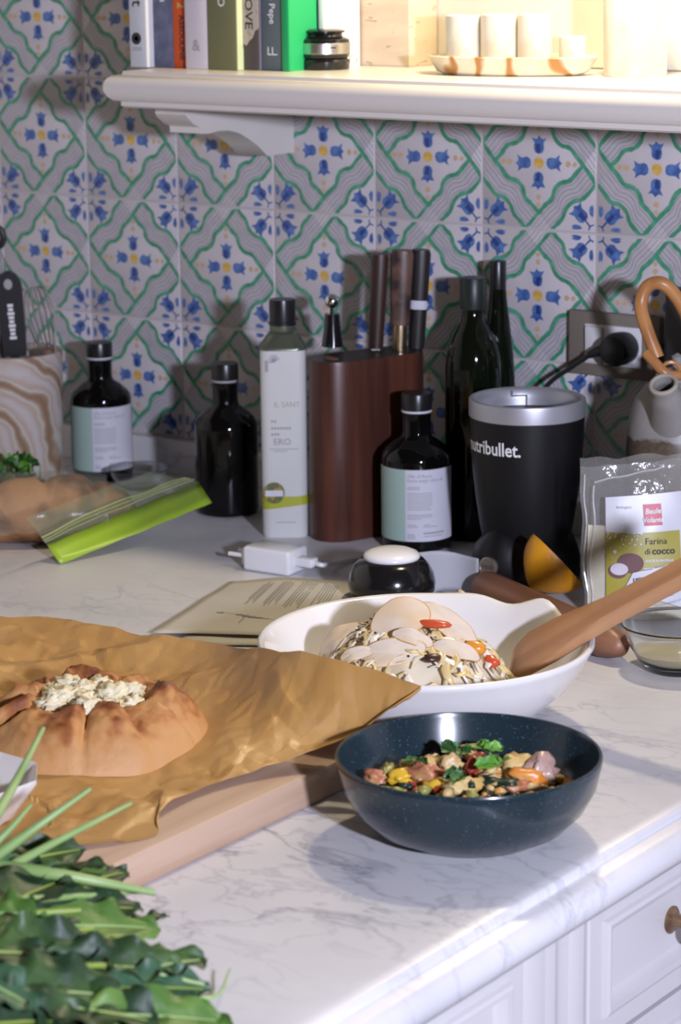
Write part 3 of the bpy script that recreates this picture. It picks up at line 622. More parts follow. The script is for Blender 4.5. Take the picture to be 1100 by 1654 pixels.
b = MB(); rect_fn(b, -.014, .004, -.012, .0095, f_); rect_fn(b, -.014, .0025, .004, .0043, f_, 0, 4); rect_fn(b, .0022, -.007, .004, .0043, f_); rect_fn(b, -.020, -.0085, .004, -.007, f_, 0, 4); obj('lock_slot', b, M['dark_slot'], col_)
b = MB()
def lobe(p, a, i):
    x, y, z = p; k = 1+.16*max(0, math.cos(2*(a-PI*.25)))**3*(1-i/9); return (x*k, y*k, z*(1+.35*max(0, math.cos(2*(a-PI*.25)))**2) if i > 3 else z)
b.lathe([(.0001, 0), (rr*.90, 0), (rr*.94, .003), (rr*.95, .012), (rr*.94, .022), (rr*.88, .034), (rr*.76, .043), (rr*.62, .047), (.0001, .047)], 64, 0, lobe); obj('foot', b, M['matte_black'], NB, angle=60)
ab = PI+.86; cx = math.cos(ab)*rr*1.095; cy = math.sin(ab)*rr*1.095
b = MB(); b.lathe([(.0105, -.004), (.0115, .0), (.0105, .002), (.0092, .0022), (.0092, .0012), (.0001, .0012)], 28)
bt = obj('pulse_button', b, mat('button_metal', (.40, .34, .28), .3, .8), NB, (cx, cy, .022), (0, PI/2-.12, ab), angle=50)
t = MB(); add_text(t, 'PULSE', .0052, lambda u, v: (-v, u, .0016)); obj('button_lettering', t, M['ink'], bt)
def shell_r(z): return rr*(.985 if z > .15 else .93)+.0009
t = MB(); r_t = rr*.988+.0006; zt = z_at((P_.x, P_.y), 718)-ZC-.0
vs, fs = text_geo('nutribullet.', .0205, 'CENTER', .00035)
# lettering follows the shell: centred left of the axis as seen
def lf(u, v):
    a = -.80+u*.86/r_t; z = .148+v; r0 = rr*(.970+(.015)*(z-.15)/(HN-.019-.15))+.0009 if z > .15 else rr*(.935+(.035)*(z-.118)/.032)+.0009
    return (r0*math.sin(a), -r0*math.cos(a), z)
t.add([lf(x, y) for x, y in vs], fs); obj('logo_lettering', t, M['ink_white'], NB)

# ------------------------------------------------------------------ stone crock with utensils
q_ = on_y(24, 700, -.165); CR = (q_.x, q_.y); sc = scale_at((q_.x, q_.y, ZC+.1)); r = 82/sc; Hc = z_at((q_.x, q_.y), 566)-ZC
def agate():
    m = mat('banded_stone', (.40, .34, .28), .35); nt = m.node_tree; L = nt.links; b_ = nt.nodes['Principled BSDF']
    w = N(m, 'ShaderNodeTexWave', wave_type='RINGS', rings_direction='SPHERICAL'); w.inputs['Scale'].default_value = 9; w.inputs['Distortion'].default_value = 4.5; w.inputs['Detail'].default_value = 3; w.inputs['Detail Scale'].default_value = 1.4
    mp = N(m, 'ShaderNodeMapping'); mp.inputs['Location'].default_value = (.02, .06, -.05); L.new(nt.nodes['Texture Coordinate'].outputs['Object'], mp.inputs['Vector']); L.new(mp.outputs['Vector'], w.inputs['Vector'])
    cr = N(m, 'ShaderNodeValToRGB'); e = cr.color_ramp.elements
    e[0].position = 0; e[0].color = (.27, .17, .10, 1); e[1].position = 1; e[1].color = (.52, .48, .44, 1)
    for p_, c in ((.12, (.38, .28, .20, 1)), (.3, (.55, .50, .44, 1)), (.55, (.44, .38, .28, 1)), (.75, (.50, .36, .32, 1))): x = e.new(p_); x.color = c
    L.new(w.outputs['Fac'], cr.inputs['Fac']); L.new(cr.outputs['Color'], b_.inputs['Base Color']); return m
b = MB(); b.lathe([(.0001, 0), (r*.90, 0), (r*.92, .003), (r*1.0, Hc-.001), (r*.985, Hc), (r*.88, Hc), (r*.86, Hc-.004), (r*.80, .012), (.0001, .01)], 48)
tag(obj('utensil_crock', b, agate(), None, (CR[0], CR[1], ZC), angle=40), 'banded brown and cream stone crock holding kitchen utensils', 'crock')
U1 = on_y(24, 560, -.185)
US = thing('spatula', 'black plastic utensil with a hole in its handle in the stone crock', 'utensil', U1)
b = MB(); pr = []
for i in range(25):
    t = i/24; z = -.012+.106*t; w_ = .0155 if t < .8 else .0155*math.sqrt(max(0.02, 1-((t-.8)/.2)**2)); pr.append((w_*(.85+.15*min(1, t*3)), z))
out = [(x, z) for x, z in pr]+[(-x, z) for x, z in pr[::-1]]
hole = [(.0052*math.cos(a*PI/8), .078+.0065*math.sin(a*PI/8)) for a in range(16)]
b.prism(out, -.004, .004, lambda x, z, h: (x, h, z)); hd = obj('handle', b, M['black_plastic'], US, (0, 0, 0), (0, -.06, HEAD))
b = MB(); b.prism(hole, -.0046, .0046, lambda x, z, h: (x, h, z)); obj('hanging_hole', b, mat('hole_backing', (.35, .33, .33), .6), hd)
t = MB()
for k_ in range(9): w2 = (.0042, .0030, .0034)[k_ % 3]; rect_fn(t, -w2, .010+k_*.0050, w2, .0136+k_*.0050, lambda u, v: (u, -.0046, v))
b = t; obj('handle_lettering', t, M['ink_white'], hd)['kind'] = 'stuff'
b = MB(); b.tube([(0, 0, -.01), (-.004, .006, -.12)], .006, 8); obj('shaft', b, M['black_plastic'], US)
U2 = on_y(-2, 520, -.175)
UL = thing('ladle', 'grey steel ladle with a black hanging ring in the stone crock', 'utensil', U2)
b = MB(); b.tube([(0, .0, -.10), (0, 0, .03), (.001, 0, .075), (.0, 0, .094)], [.006, .009, .011, .005], 12); obj('handle', b, M['steel'], UL)
b = MB(); b.tube([(.010*math.cos(a*PI/10), 0, .105+.0125*math.sin(a*PI/10)) for a in range(21)], .0042, 8); obj('hanging_ring', b, M['black_plastic'], UL, rot=(0, 0, HEAD))
U3 = on_y(78, 566, -.15)
UW = thing('whisk', 'steel balloon whisk standing wires-up in the stone crock', 'whisk', U3)
for k in range(8):
    a = PI*k/8; pts = []
    for i in range(19):
        t = i/18; s_ = math.sin(PI*t); z = .085*(1-abs(2*t-1)**2.2)-.005; w_ = .023*math.copysign(abs(2*t-1)**.5, 2*t-1)*(.35+.65*min(1, z/.05+.1)); pts.append((w_*math.cos(a), w_*math.sin(a), z))
    b = MB(); b.tube(pts, .0006, 5); obj('wire', b, M['steel'], UW, rot=(0, -.25, 0))
b = MB(); b.tube([(-.002, 0, .002), (-.004, .004, -.06), (-.006, .006, -.11)], [.008, .007, .007], 10); obj('handle', b, mat('copper_handle', (.40, .22, .13), .35, .6), UW)
# parsley in front of the crock
def leaf_mesh(mb, c, ax, nm, L, Wd, lobes=3, curl=.2, seed=0, mi=0, ruff=.15, nu=9, nv=13):
    """a leaf blade with lobed or ruffled margin: root at c, along ax, face normal nm"""
    ax = Vector(ax).normalized(); nm = (Vector(nm)-ax*Vector(nm).dot(ax)).normalized(); sd = ax.cross(nm); c = Vector(c); so_ = Vector((seed*3.7, seed*1.3, seed*.7))
    def fn(u, v):
        x = 2*u-1; w_ = math.sin(PI*min(1, v*.93+.04))**.7*(1+(.24 if lobes < 4 else .05)*math.sin(v*PI*2*lobes+abs(x)*2+seed))
        n_ = noise.noise(Vector((x*1.6, v*5, 0))+so_)
        h = L*(-curl*v*v+curl*.3*v)+abs(x)*Wd*(.30 if lobes < 4 else .12)+ruff*(L if lobes < 4 else Wd*1.3)*n_*abs(x)+(0 if lobes < 4 else .07*Wd*x*x*math.sin(v*22+seed*2+x*2))
        return c+ax*(L*v*(1-(.06 if lobes < 4 else .02)*abs(x)*math.cos(v*PI*2*lobes)))+sd*(x*Wd/2*w_)+nm*h
    mb.grid(nu, nv, fn, mi)
M['leaf'] = mat('herb_green', (.025, .085, .018), .45, var=(60, (.05, .15, .03), .4, .65)); M['leaf_b'] = mat('bright_herb_green', (.085, .25, .025), .45, var=(60, (.16, .36, .05), .4, .65))
M['stem'] = mat('herb_stem', (.22, .36, .12), .4)
pb = on_z(34, 812, ZC); R1 = random.Random(3)
PS = thing('parsley_bunch', 'small dark bunch of parsley in front of the stone crock', 'herb', (pb.x, pb.y, ZC))
b = MB()
for k in range(6): b.tube(spline([(0, .005*k-.015, .002), (.01*k-.02, .0, .015), (.016*k-.05, .004, .05)], 4), .0012, 6)
obj('stems', b, M['stem'], PS)
for k in range(34):
    b = MB(); a = R1.uniform(0, 2*PI); rad = R1.uniform(0, .036); c = (RGT.x*rad*math.cos(a)*1.15, RGT.y*rad*math.cos(a)*1.15+rad*math.sin(a)*.4, R1.uniform(.014, .056)*(1-.35*rad/.036))
    leaf_mesh(b, c, (math.cos(a), math.sin(a), R1.uniform(.1, .9)), (math.cos(a+1)*.6, -.6, 1), R1.uniform(.013, .02), R1.uniform(.012, .019), 2, .3, k, 0, .3, 7, 9); obj('leaf', b, M['leaf'] if k % 3 else M['leaf_b'], PS, angle=180)

# ------------------------------------------------------------------ bread in a zip bag, glass dish behind
q_ = on_z(40, 893)
def crust():
    m = mat('bread_crust', (.40, .20, .085), .7, var=(16, (.10, .040, .018), .46, .60), bump=(45, .8, .004)); return m
b = MB()
def loaf(u, v):
    a = 2*PI*u; t = v*2-1; w_ = math.sqrt(max(0, 1-abs(t)**2.6)); x = t*.115
    y = .052*w_*math.cos(a); z = .030+.034*w_*math.sin(a)*(1.25 if math.sin(a) > 0 else .85)
    if math.sin(a) > 0: z -= .010*max(0, math.sin(t*13+.9*math.cos(a)+.4))**6*w_*math.sin(a)
    k = fb(Vector((x*22, y*22, z*22)))*.004; return (x, y+k, max(0.0008, z+k))
b.grid(33, 33, loaf); LF = tag(obj('bread_loaf', b, crust(), None, (q_.x-.03, q_.y+.055, ZC), (0, 0, HEAD+.12), angle=180), 'crusty brown bread loaf inside the clear zip bag', 'bread')
def film(name, col=(.62, .64, .56), alpha=.32, rough=.16):
    return mat(name, col, rough, alpha=alpha, spec=.7, bump=(45, .4, .003))
M['film'] = film('clear_film', (.42, .44, .36), .30)
A = on_z(97, 911, ZC+.001); B_ = on_z(342, 812, ZC+.040); Cc = on_z(320, 778, ZC+.052); D_ = on_z(76, 880, ZC+.020); Et = on_z(240, 762, ZC+.090); Fl = on_z(42, 836, ZC+.074)
ZB = thing('zip_bag', 'clear zip bag with a lime green strip lying over the bread', 'bag', A)
def bil(a, c, d, e, bulge=0.0, seed=0):
    def fn(u, v):
        p = a*(1-u)*(1-v)+c*u*(1-v)+d*u*v+e*(1-u)*v; p = p+Vector((0, 0, bulge*math.sin(PI*u)*math.sin(PI*v))); p = p+Vector((0, 0, .0025*noise.noise(Vector((u*5, v*3, seed)))))
        return p-A
    return fn
b = MB(); b.grid(26, 4, bil(A, B_, Cc, D_, -.004, 1)); obj('green_strip', b, mat('lime_plastic', (.33, .50, .035), .35, alpha=.92, bump=(40, .2, .002)), ZB, angle=180, solid=.0006)
b = MB(); b.grid(26, 10, bil(D_, Cc, Et, Fl, .006, 2)); obj('film', b, M['film'], ZB, angle=180)
b = MB()
for k in (.10, .18, .26):
    f_ = bil(D_, Cc, Et, Fl, .006, 2); b.tube([Vector(f_(i/24, k))+Vector((0, 0, .0012)) for i in range(25)], .0010, 5)
obj('zip_ridge', b, mat('zip_plastic', (.50, .52, .22), .3, alpha=.75), ZB)
# rest of the bag wrapped over the loaf
b = MB()
lx = LF.location; ca, sa = math.cos(HEAD+.12), math.sin(HEAD+.12)
def wrap(u, v):
    a = PI*(-.08+1.16*v); t = -1.05+1.75*u; w_ = math.sqrt(max(.05, 1-min(.95, abs(t*.8)**2.6))); k = .004*noise.noise(Vector((u*7, v*6, 3)))
    x = t*.115; y = -.058*w_*math.cos(a)*-1; z = .032+.046*w_*math.sin(a)+k
    y = .060*w_*math.cos(a)+k; p = Vector((lx.x+x*ca-y*sa, lx.y+x*sa+y*ca, ZC+max(.001, z))); return p-A
b.grid(22, 16, wrap); obj('bag_body', b, film('thin_film', (.42, .44, .36), .16), ZB, angle=180)

M['glass'] = mat('clear_glass', (.95, .97, .97), .02, trans=1.0, ior=1.45)
M['thin_glass'] = mat('thin_clear_glass', (.80, .84, .84), .03, alpha=.22, spec=.9)
M['clear'] = mat('clear_bowl_glass', (.78, .82, .82), .03, alpha=.16, spec=1.0)
def glass_bowl(label, P_, r, h, fill=None, cat='bowl'):
    b = MB(); b.lathe([(.0001, .0), (r*.52, 0), (r*.56, .0015), (r*.72, h*.28), (r*.88, h*.62), (r*.97, h*.93), (r*1.0, h*.985), (r*.99, h), (r*.955, h*.99), (r*.93, h*.93), (r*.84, h*.62), (r*.68, h*.30), (r*.52, h*.10), (.0001, h*.08)], 56)
    o = obj('glass_bowl', b, M['glass'], None, P_, angle=60); tag(o, label, cat); return o
q_ = on_z(225, 788); glass_bowl('small empty glass dish behind the bread bag', (q_.x, q_.y, ZC), 50/scale_at(q_), .026, cat='dish')

# ------------------------------------------------------------------ phone charger
M['wplastic'] = mat('glossy_white_plastic', (.74, .74, .76), .25)
q_ = on_z(450, 921); CH = thing('phone_charger', 'white phone charger with its plugged-in cable on the worktop', 'charger', (q_.x, q_.y, ZC), HEAD-.55)
b = MB(); b.rbox((-.034, -.020, .0002), (.026, .020, .0275), .004, 3); obj('adapter', b, M['wplastic'], CH, angle=60)
b = MB(); b.rbox((-.040, -.014, .004), (-.033, .014, .0235), .003, 2); obj('face', b, M['wplastic'], CH, angle=60)
for s_ in (-1, 1): b = MB(); b.tube([(-.039, .0095*s_, .014), (-.058, .0095*s_, .014)], .0024, 10); obj('prong', b, M['wplastic'], CH)
b = MB(); b.rbox((.025, -.0075, .009), (.047, .0075, .019), .002, 2); obj('usb_plug', b, M['wplastic'], CH, angle=60)
inv = Matrix.Rotation(-(HEAD-.55), 4, 'Z')
def loc_ch(px, py, z): v = on_z(px, py, ZC+z)-Vector((q_.x, q_.y, ZC)); return inv @ v
b = MB(); b.tube(spline([(.046, 0, .014), (.056, .003, .012), loc_ch(545, 909, .004), loc_ch(590, 899, .003), loc_ch(615, 890, .003), loc_ch(640, 893, .003)], 6), .0026, 8); obj('cable', b, M['wplastic'], CH)

# ------------------------------------------------------------------ recipe papers
M['paper'] = mat('cream_paper', (.52, .49, .42), .75, var=(8, (.46, .43, .36), .4, .65))
def sheet(label, corners, z, bow, seed):
    cs = [on_z(x, y, ZC+z) for x, y in corners]; o0 = cs[0]
    def fn(u, v):
        p = cs[0]*(1-u)*(1-v)+cs[1]*u*(1-v)+cs[2]*u*v+cs[3]*(1-u)*v
        return p-o0+Vector((0, 0, bow*math.sin(PI*u)*(.3+.7*v)+.0012*noise.noise(Vector((u*4, v*4, seed)))+.0013))
    b = MB(); b.grid(18, 14, fn); o = obj('recipe_sheet', b, M['paper'], None, o0, angle=180, solid=.0003); tag(o, label, 'paper', 'recipe papers'); return o, fn
s2, f2 = sheet('blank cream paper sheet lying under the printed recipe', ((275, 1042), (640, 1052), (660, 962), (420, 972)), .0, .001, 4)
s1, f1 = sheet('cream recipe sheet with printed columns beside the white bowl', ((240, 1024), (560, 1036), (600, 948), (372, 941)), .0022, .006, 1)
t = MB(); R2 = random.Random(2)
def lift(u, v): return Vector(f1(u, v))+Vector((0, 0, .0007))
for cx, v0, v1, n in ((.30, .50, .93, 4), (.42, .46, .95, 5), (.55, .46, .95, 6), (.70, .52, .95, 6), (.40, .06, .30, 1), (.72, .05, .38, 5), (.86, .05, .38, 4)):
    for k in range(n):
        u = cx+k*.018; vv = v1-R2.uniform(0, .06)
        rect_fn(t, u, v0+R2.uniform(0, .12), u+.0045, vv, lift, 0, 1)
for k in range(10):
    rect_fn(t, .22+.04*k, .34-.012*k+.01*math.sin(k), .26+.04*k, .352-.012*k, lift, 0, 1)
pr_ = obj('print', t, mat('faded_ink', (.22, .21, .20), .8), s1); pr_['kind'] = 'stuff'

# ------------------------------------------------------------------ black jar with white lid, wax paper
q_ = on_z(633, 975); r = 71/scale_at(q_)
JR = thing('round_jar', 'glossy black round jar with a domed white lid behind the salad', 'jar', (q_.x, q_.y, ZC))
b = MB(); b.lathe([(.0001, 0), (r*.6, 0), (r*.85, .006), (r*.98, .016), (r, .024), (r*.95, .034), (r*.84, .043), (r*.70, .049), (.0001, .05)], 48); obj('body', b, M['black_gloss'], JR, angle=60)
b = MB(); b.lathe([(r*.60, .048), (r*.64, .049), (r*.645, .0515), (r*.60, .0545), (r*.45, .0575), (r*.25, .0592), (.0001, .0597)], 40); obj('lid', b, M['wplastic'], JR, angle=60)
q_ = on_z(718, 968)
b = MB()
def wax(u, v): return Vector((.066*(u-.5), .022*math.sin(u*2.5)+.01*v, .046*v*(.9+.1*math.cos(u*4))+.002*noise.noise(Vector((u*3, v*3, 7)))))
b.grid(14, 10, wax); tag(obj('wax_paper', b, mat('grey_wax_paper', (.46, .46, .49), .5, alpha=.88), None, (q_.x, q_.y, ZC), (.25, 0, HEAD-.35), angle=180, solid=.0004), 'folded grey wax paper standing between the jar and the rolling pin', 'paper')

# ------------------------------------------------------------------ rolling pin, lemon, flour bag
M['pin'] = mat('brown_beech', (.27, .125, .07), .42, var=(40, (.17, .075, .045), .4, .62, 5), stretch=(.08, 1, 1))
pr0 = .0175; a = on_z(1008, 1050, ZC+pr0-.002); c = on_z(782, 947, ZC+pr0)
d = (c-a); L = d.length
b = MB(); b.lathe([(.0001, 0), (.006, .001), (.0105, .006), (.0145, .018), (.018, .034), (pr0, .06), (pr0, L-.01), (pr0*.9, L), (.0001, L+.001)], 32)
RP = obj('rolling_pin', b, mat('brown_beech_pin', (.27, .125, .07), .42, var=(40, (.17, .075, .045), .4, .62, 5), stretch=(1, 1, .08)), None, (a.x, a.y, ZC+pr0), angle=60); RP.rotation_euler = Vector((d.x, d.y, 0)).to_track_quat('Z', 'Y').to_euler()
tag(RP, 'tapered brown wooden rolling pin behind the white bowl', 'rolling pin')
q_ = on_z(884, 966)
LM = thing('lemon_half', 'squeezed yellow-orange lemon half in front of the blender', 'lemon', (q_.x+.004, q_.y-.002, ZC+.004), HEAD+.1)
ml = mat('lemon_peel', (.66, .29, .012), .4, var=(20, (.56, .22, .01), .4, .65), bump=(230, .5, .001))
b = MB()
def lem(u, v):
    a = 2*PI*u; t = v
    prof_ = math.sin(PI*.5*min(1, t*1.02+.02))**.75
    r_ = .037*prof_; x = -.040+.040*t
    k = 1+.06*noise.noise(Vector((math.cos(a)*1.5, math.sin(a)*1.5, t*2)))
    return (x, r_*k*math.cos(a)*.8, r_*k*math.sin(a)*1.02)
b.grid(29, 14, lem); pe = obj('peel', b, ml, LM, (.008, 0, .038), (0, -.73, .15), angle=180)
b = MB(); n = 24; b.add([(-.002, 0, 0)]+[(.0, .0365*.8*math.cos(2*PI*k/n), .0365*math.sin(2*PI*k/n)) for k in range(n)], [(0, 1+k, 1+(k+1) % n) for k in range(n)]); obj('cut_face', b, mat('lemon_pith', (.62, .40, .10), .5, bump=(60, .5, .002)), pe)

# ------------------------------------------------------------------ coconut flour bag
q_ = on_z(1034, 992); sb = scale_at(q_); BAGZ = HEAD+.04
BG = thing('flour_bag', 'clear cellophane bag of coconut flour with a white and olive label', 'bag', (q_.x, q_.y, ZC), BAGZ)
def bl(px, py): return ((px-1034)/sb, max(.0, (992-py)/sb/.955))
X0, Z1 = bl(941, 760); X1 = bl(1150, 760)[0]
def front_y(x, z):
    u = (x-X0)/(X1-X0); v = z/Z1; u = max(0, min(1, u)); v = max(0, min(1, v))
    return -.022*math.sin(PI*u)**.6*(1-.75*v**2.5)+.0018*noise.noise(Vector((u*5, v*5, 2)))+.012*v
M['cello'] = mat('cellophane', (.60, .58, .54), .10, alpha=.20, spec=.8, bump=(38, .55, .004))
b = MB()
def bf(u, v):
    x = X0+(X1-X0)*u+(.004*noise.noise(Vector((v*4, 1, 0)))-.003*v)*(1 if u < .5 else -1); top = Z1*(1+.05*noise.noise(Vector((u*4, 8, 0)))+.05*u)
    return (x, front_y(x, top*v)-.0004, top*v)
b.grid(30, 26, bf); obj('front_film', b, M['cello'], BG, angle=180)
b = MB(); b.grid(20, 20, lambda u, v: (bf(u, v)[0], .024*math.sin(PI*u)**.6*(1-.8*v**2)+.014*v+.002*noise.noise(Vector((u*6, v*6, 5))), Z1*v*(1.05+.06*noise.noise(Vector((u*5, 3, 1)))))); obj('back_film', b, M['cello'], BG, angle=180)
b = MB()
for k, (u0, v0, u1, v1) in enumerate(((.02, .03, .03, .95), (.05, .05, .10, .88), (.10, .9, .6, .96))):
    b.tube([Vector(bf(u0+(u1-u0)*i/14, v0+(v1-v0)*i/14))+Vector((0, -.0006, 0)) for i in range(15)], .0011, 5)
obj('film_crease', b, mat('film_fold', (.75, .73, .70), .15, alpha=.45, spec=.9), BG)
b = MB()
def flour(u, v):
    x = X0+.004+(X1-X0-.008)*u; z = Z1*.62*v*(1-.12*u); return (x, front_y(x, z)*.86+.001, z)
b.grid(16, 12, flour); b.grid(16, 12, lambda u, v: (flour(u, v)[0], -flour(u, v)[1]*.8+.002, flour(u, v)[2])); b.grid(16, 2, lambda u, v: (flour(u, 1)[0], flour(u, 1)[1]*(1-v)+(.002-flour(u, 1)[1]*.8)*v, flour(u, 1)[2]))
obj('flour', b, mat('coconut_flour', (.62, .57, .42), .9, bump=(160, .6, .002)), BG, angle=180)
def surf(off): return lambda u, v: (u, front_y(u, v)-off, v)
def patch(name, poly_px, off, m_, nx=8):
    """flat print on the bag front, given by its corners in the photograph (quad)"""
    c = [Vector((*bl(*p_), 0)) for p_ in poly_px]; f_ = surf(off); bb = MB()
    bb.grid(nx, nx, lambda u, v: f_(*((c[0]*(1-u)*(1-v)+c[1]*u*(1-v)+c[2]*u*v+c[3]*(1-u)*v).xy))); return obj(name, bb, m_, BG, angle=180)
M['lab_white'] = mat('label_white', (.60, .60, .64), .35); M['olive'] = mat('label_olive', (.36, .31, .045), .4); M['red'] = mat('label_red', (.50, .022, .05), .4); M['coco'] = mat('coconut_brown', (.13, .045, .045), .45); M['coco_w'] = mat('coconut_white', (.58, .52, .58), .45)
patch('label', ((975, 962), (1120, 962), (1120, 796), (975, 806)), .0012, M['lab_white'], 14)
patch('olive_field', ((975, 960), (1034, 960), (1034, 860), (975, 858)), .0016, M['olive'], 10)
patch('name_field', ((1033, 912), (1095, 908), (1093, 856), (1033, 858)), .0018, M['olive'])
rs = patch('brand_square', ((1036, 848), (1065, 847), (1063, 815), (1034, 816)), .0022, M['red'], 5)
def disc(name, cx, cy, rx, ry, off, m_, n=24):
    f_ = surf(off); bb = MB(); x, z = bl(cx, cy); bb.add([f_(x+rx/sb*math.cos(2*PI*k/n), z+ry/sb*math.sin(2*PI*k/n)) for k in range(n)], [tuple(range(n))]); return obj(name, bb, m_, BG)
disc('coconut_shell', 1013, 904, 21, 16, .0026, M['coco']); disc('coconut_half', 993, 916, 15, 12, .0030, M['coco'], 20); disc('coconut_flesh', 995, 913, 14, 9.5, .0034, M['coco_w'])
bb = MB(); R3 = random.Random(8); f_ = surf(.0024)
for k in range(46):
    px = R3.uniform(977, 1033); py = 858+abs(R3.gauss(0, 14)); rr_ = R3.uniform(.5, 1.7)*(2 if R3.random() < .08 else 1); x, z = bl(px, py)
    bb.add([f_(x+rr_/sb*math.cos(k_*PI/3), z+rr_/sb*math.sin(k_*PI/3)) for k_ in range(6)], [tuple(range(6))])
o = obj('coconut_flakes', bb, M['lab_white'], BG); o['kind'] = 'stuff'
def btext(body, px, py, hpx, m_, off, ang=0.0, bold=0.0, name='lettering', slant=0.0, xs=1.0):
    bb = MB(); x, z = bl(px, py); f_ = surf(off); c_, s_ = math.cos(ang), math.sin(ang)
    add_text(bb, body, hpx/sb*1.35, lambda u, v: f_(x+(u*xs+slant*v)*c_-v*s_, z+u*xs*s_+v*c_), 0, 'CENTER', bold); return obj(name, bb, m_, BG)
btext('biologico', 1004, 820, 5, M['ink_grey'], .0020); btext('Baule', 1050, 826, 8.5, M['ink_white'], .0032, .05, .0002, slant=.15); btext('Volante', 1050, 839, 8, M['ink_white'], .0032, .03, .0002, slant=.15)
btext('Farina', 1054, 871, 11, M['ink'], .0030); btext('di', 1040, 886.5, 10, M['ink'], .0030); btext('cocco', 1066, 886, 11.5, M['ink'], .0030, 0, .00025); btext('FONTE DI PROTEINE', 1059, 900.5, 3.6, M['lab_white'], .0030, 0, .0001)
patch('price_sticker', ((1003, 942), (1130, 985), (1130, 893), (1016, 918)), .0042, M['lab_white'], 10)
btext('2,81', 1024, 928, 8, M['ink'], .0062, PI+.10, .0001); btext('uto €', 1018, 938, 4, M['ink'], .0062, PI+.16); btext('OPELLA CONFEZIONE', 1080, 963, 4, M['ink_grey'], .0062, PI+.2)
bb = MB(); f_ = surf(.0062)
for px, py, w_ in ((1040, 913, 14), (1060, 909, 16), (1082, 905, 18), (1066, 950, 34), (1066, 955, 30), (1070, 945, 30)):
    x, z = bl(px, py); sl = .16; bb.add([f_(x-w_/sb/2, z-sl*w_/sb/2), f_(x+w_/sb/2, z+sl*w_/sb/2), f_(x+w_/sb/2, z+sl*w_/sb/2+.001), f_(x-w_/sb/2, z-sl*w_/sb/2+.001)], [(0, 1, 2, 3)])
obj('sticker_lines', bb, M['ink_grey'], BG)['kind'] = 'stuff'

# ------------------------------------------------------------------ stoneware teapot, black appliance behind it
q_ = on_y(1092, 700, -.118); sc = scale_at((q_.x, q_.y, ZC+.1)); r = 82/sc
zb = z_at((q_.x, q_.y), 612)-ZC
TP = thing('teapot', 'stoneware teapot with a bent cane handle, grey glaze over speckled brown', 'teapot', (q_.x, q_.y, ZC), HEAD)
zl = z_at((q_.x-FWD.x*r, q_.y-FWD.y*r), 716)-ZC
def stone():
    m = mat('glazed_stoneware', (.30, .285, .26), .38, bump=(40, .3, .002)); nt = m.node_tree; L = nt.links; b_ = nt.nodes['Principled BSDF']; tc = nt.nodes['Texture Coordinate']
    n1 = N(m, 'ShaderNodeTexNoise'); n1.inputs['Scale'].default_value = 24; n1.inputs['Detail'].default_value = 5; L.new(tc.outputs['Object'], n1.inputs['Vector'])
    n2 = N(m, 'ShaderNodeTexNoise'); n2.inputs['Scale'].default_value = 260; L.new(tc.outputs['Object'], n2.inputs['Vector'])
    sx = N(m, 'ShaderNodeSeparateXYZ'); L.new(tc.outputs['Object'], sx.inputs[0])
    a = N(m, 'ShaderNodeMath', operation='MULTIPLY_ADD'); a.inputs[1].default_value = .035; L.new(n1.outputs['Fac'], a.inputs[0]); L.new(sx.outputs['Z'], a.inputs[2])
    r_ = N(m, 'ShaderNodeMapRange'); r_.inputs['From Min'].default_value = zl+.017; r_.inputs['From Max'].default_value = zl+.020; L.new(a.outputs[0], r_.inputs['Value'])
    br = N(m, 'ShaderNodeMix', data_type='RGBA'); br.inputs[6].default_value = (.055, .037, .022, 1); br.inputs[7].default_value = (.15, .112, .076, 1); L.new(n2.outputs['Fac'], br.inputs['Factor'])
    gr = N(m, 'ShaderNodeMix', data_type='RGBA'); gr.inputs[6].default_value = (.20, .18, .15, 1); gr.inputs[7].default_value = (.36, .345, .33, 1); L.new(n1.outputs['Fac'], gr.inputs['Factor'])
    x = N(m, 'ShaderNodeMix', data_type='RGBA'); L.new(r_.outputs['Result'], x.inputs['Factor']); L.new(br.outputs[2], x.inputs[6]); L.new(gr.outputs[2], x.inputs[7]); L.new(x.outputs[2], b_.inputs['Base Color']); return m
ms = stone()
b = MB(); b.lathe([(.0001, 0), (r*.68, 0), (r*.72, .003), (r*.9, zb*.2), (r*1.0, zb*.42), (r*1.0, zb*.62), (r*.95, zb*.78), (r*.82, zb*.90), (r*.62, zb*.97), (r*.45, zb), (.0001, zb)], 48); obj('body', b, ms, TP, angle=60)
b = MB(); b.lathe([(r*.40, zb), (r*.43, zb+.004), (r*.3, zb+.010), (r*.1, zb+.013), (r*.09, zb+.018), (r*.12, zb+.024), (.0001, zb+.028)], 32); obj('lid', b, ms, TP, angle=60)
o_ = Vector((q_.x, q_.y, ZC)); iv = Matrix.Rotation(-HEAD, 4, 'Z')
def tl(px, py, Y): return iv @ (on_y(px, py, Y)-o_)
sp = [tl(1088, 690, -.140), tl(1082, 660, -.160), tl(1076, 637, -.178), tl(1072, 621, -.186)]
b = MB(); b.tube(spline(sp, 4), [.026-.013*min(1, i/9) if i < 11 else .0135 for i in range(13)], 20, cap=False); obj('spout', b, ms, TP, angle=80, solid=.003); dv = (sp[3]-sp[2]).normalized(); b = MB(); b.tube([(.0132*math.cos(k_*PI/12), .0132*math.sin(k_*PI/12), 0) for k_ in range(25)], .0023, 8, cap=False); obj('spout_lip', b, mat('pale_lip_glaze', (.40, .36, .29), .35), TP, sp[3], dv.to_track_quat('Z', 'Y').to_euler())
hp = [tl(1105, 590, -.13), tl(1062, 578, -.145), tl(1044, 530, -.145), tl(1035, 492, -.14), tl(1046, 463, -.135), tl(1070, 458, -.13), tl(1094, 482, -.12), tl(1118, 530, -.11), tl(1135, 590, -.10)]
hp[0] = Vector((r*.1, -r*.3, zb*.93)); 
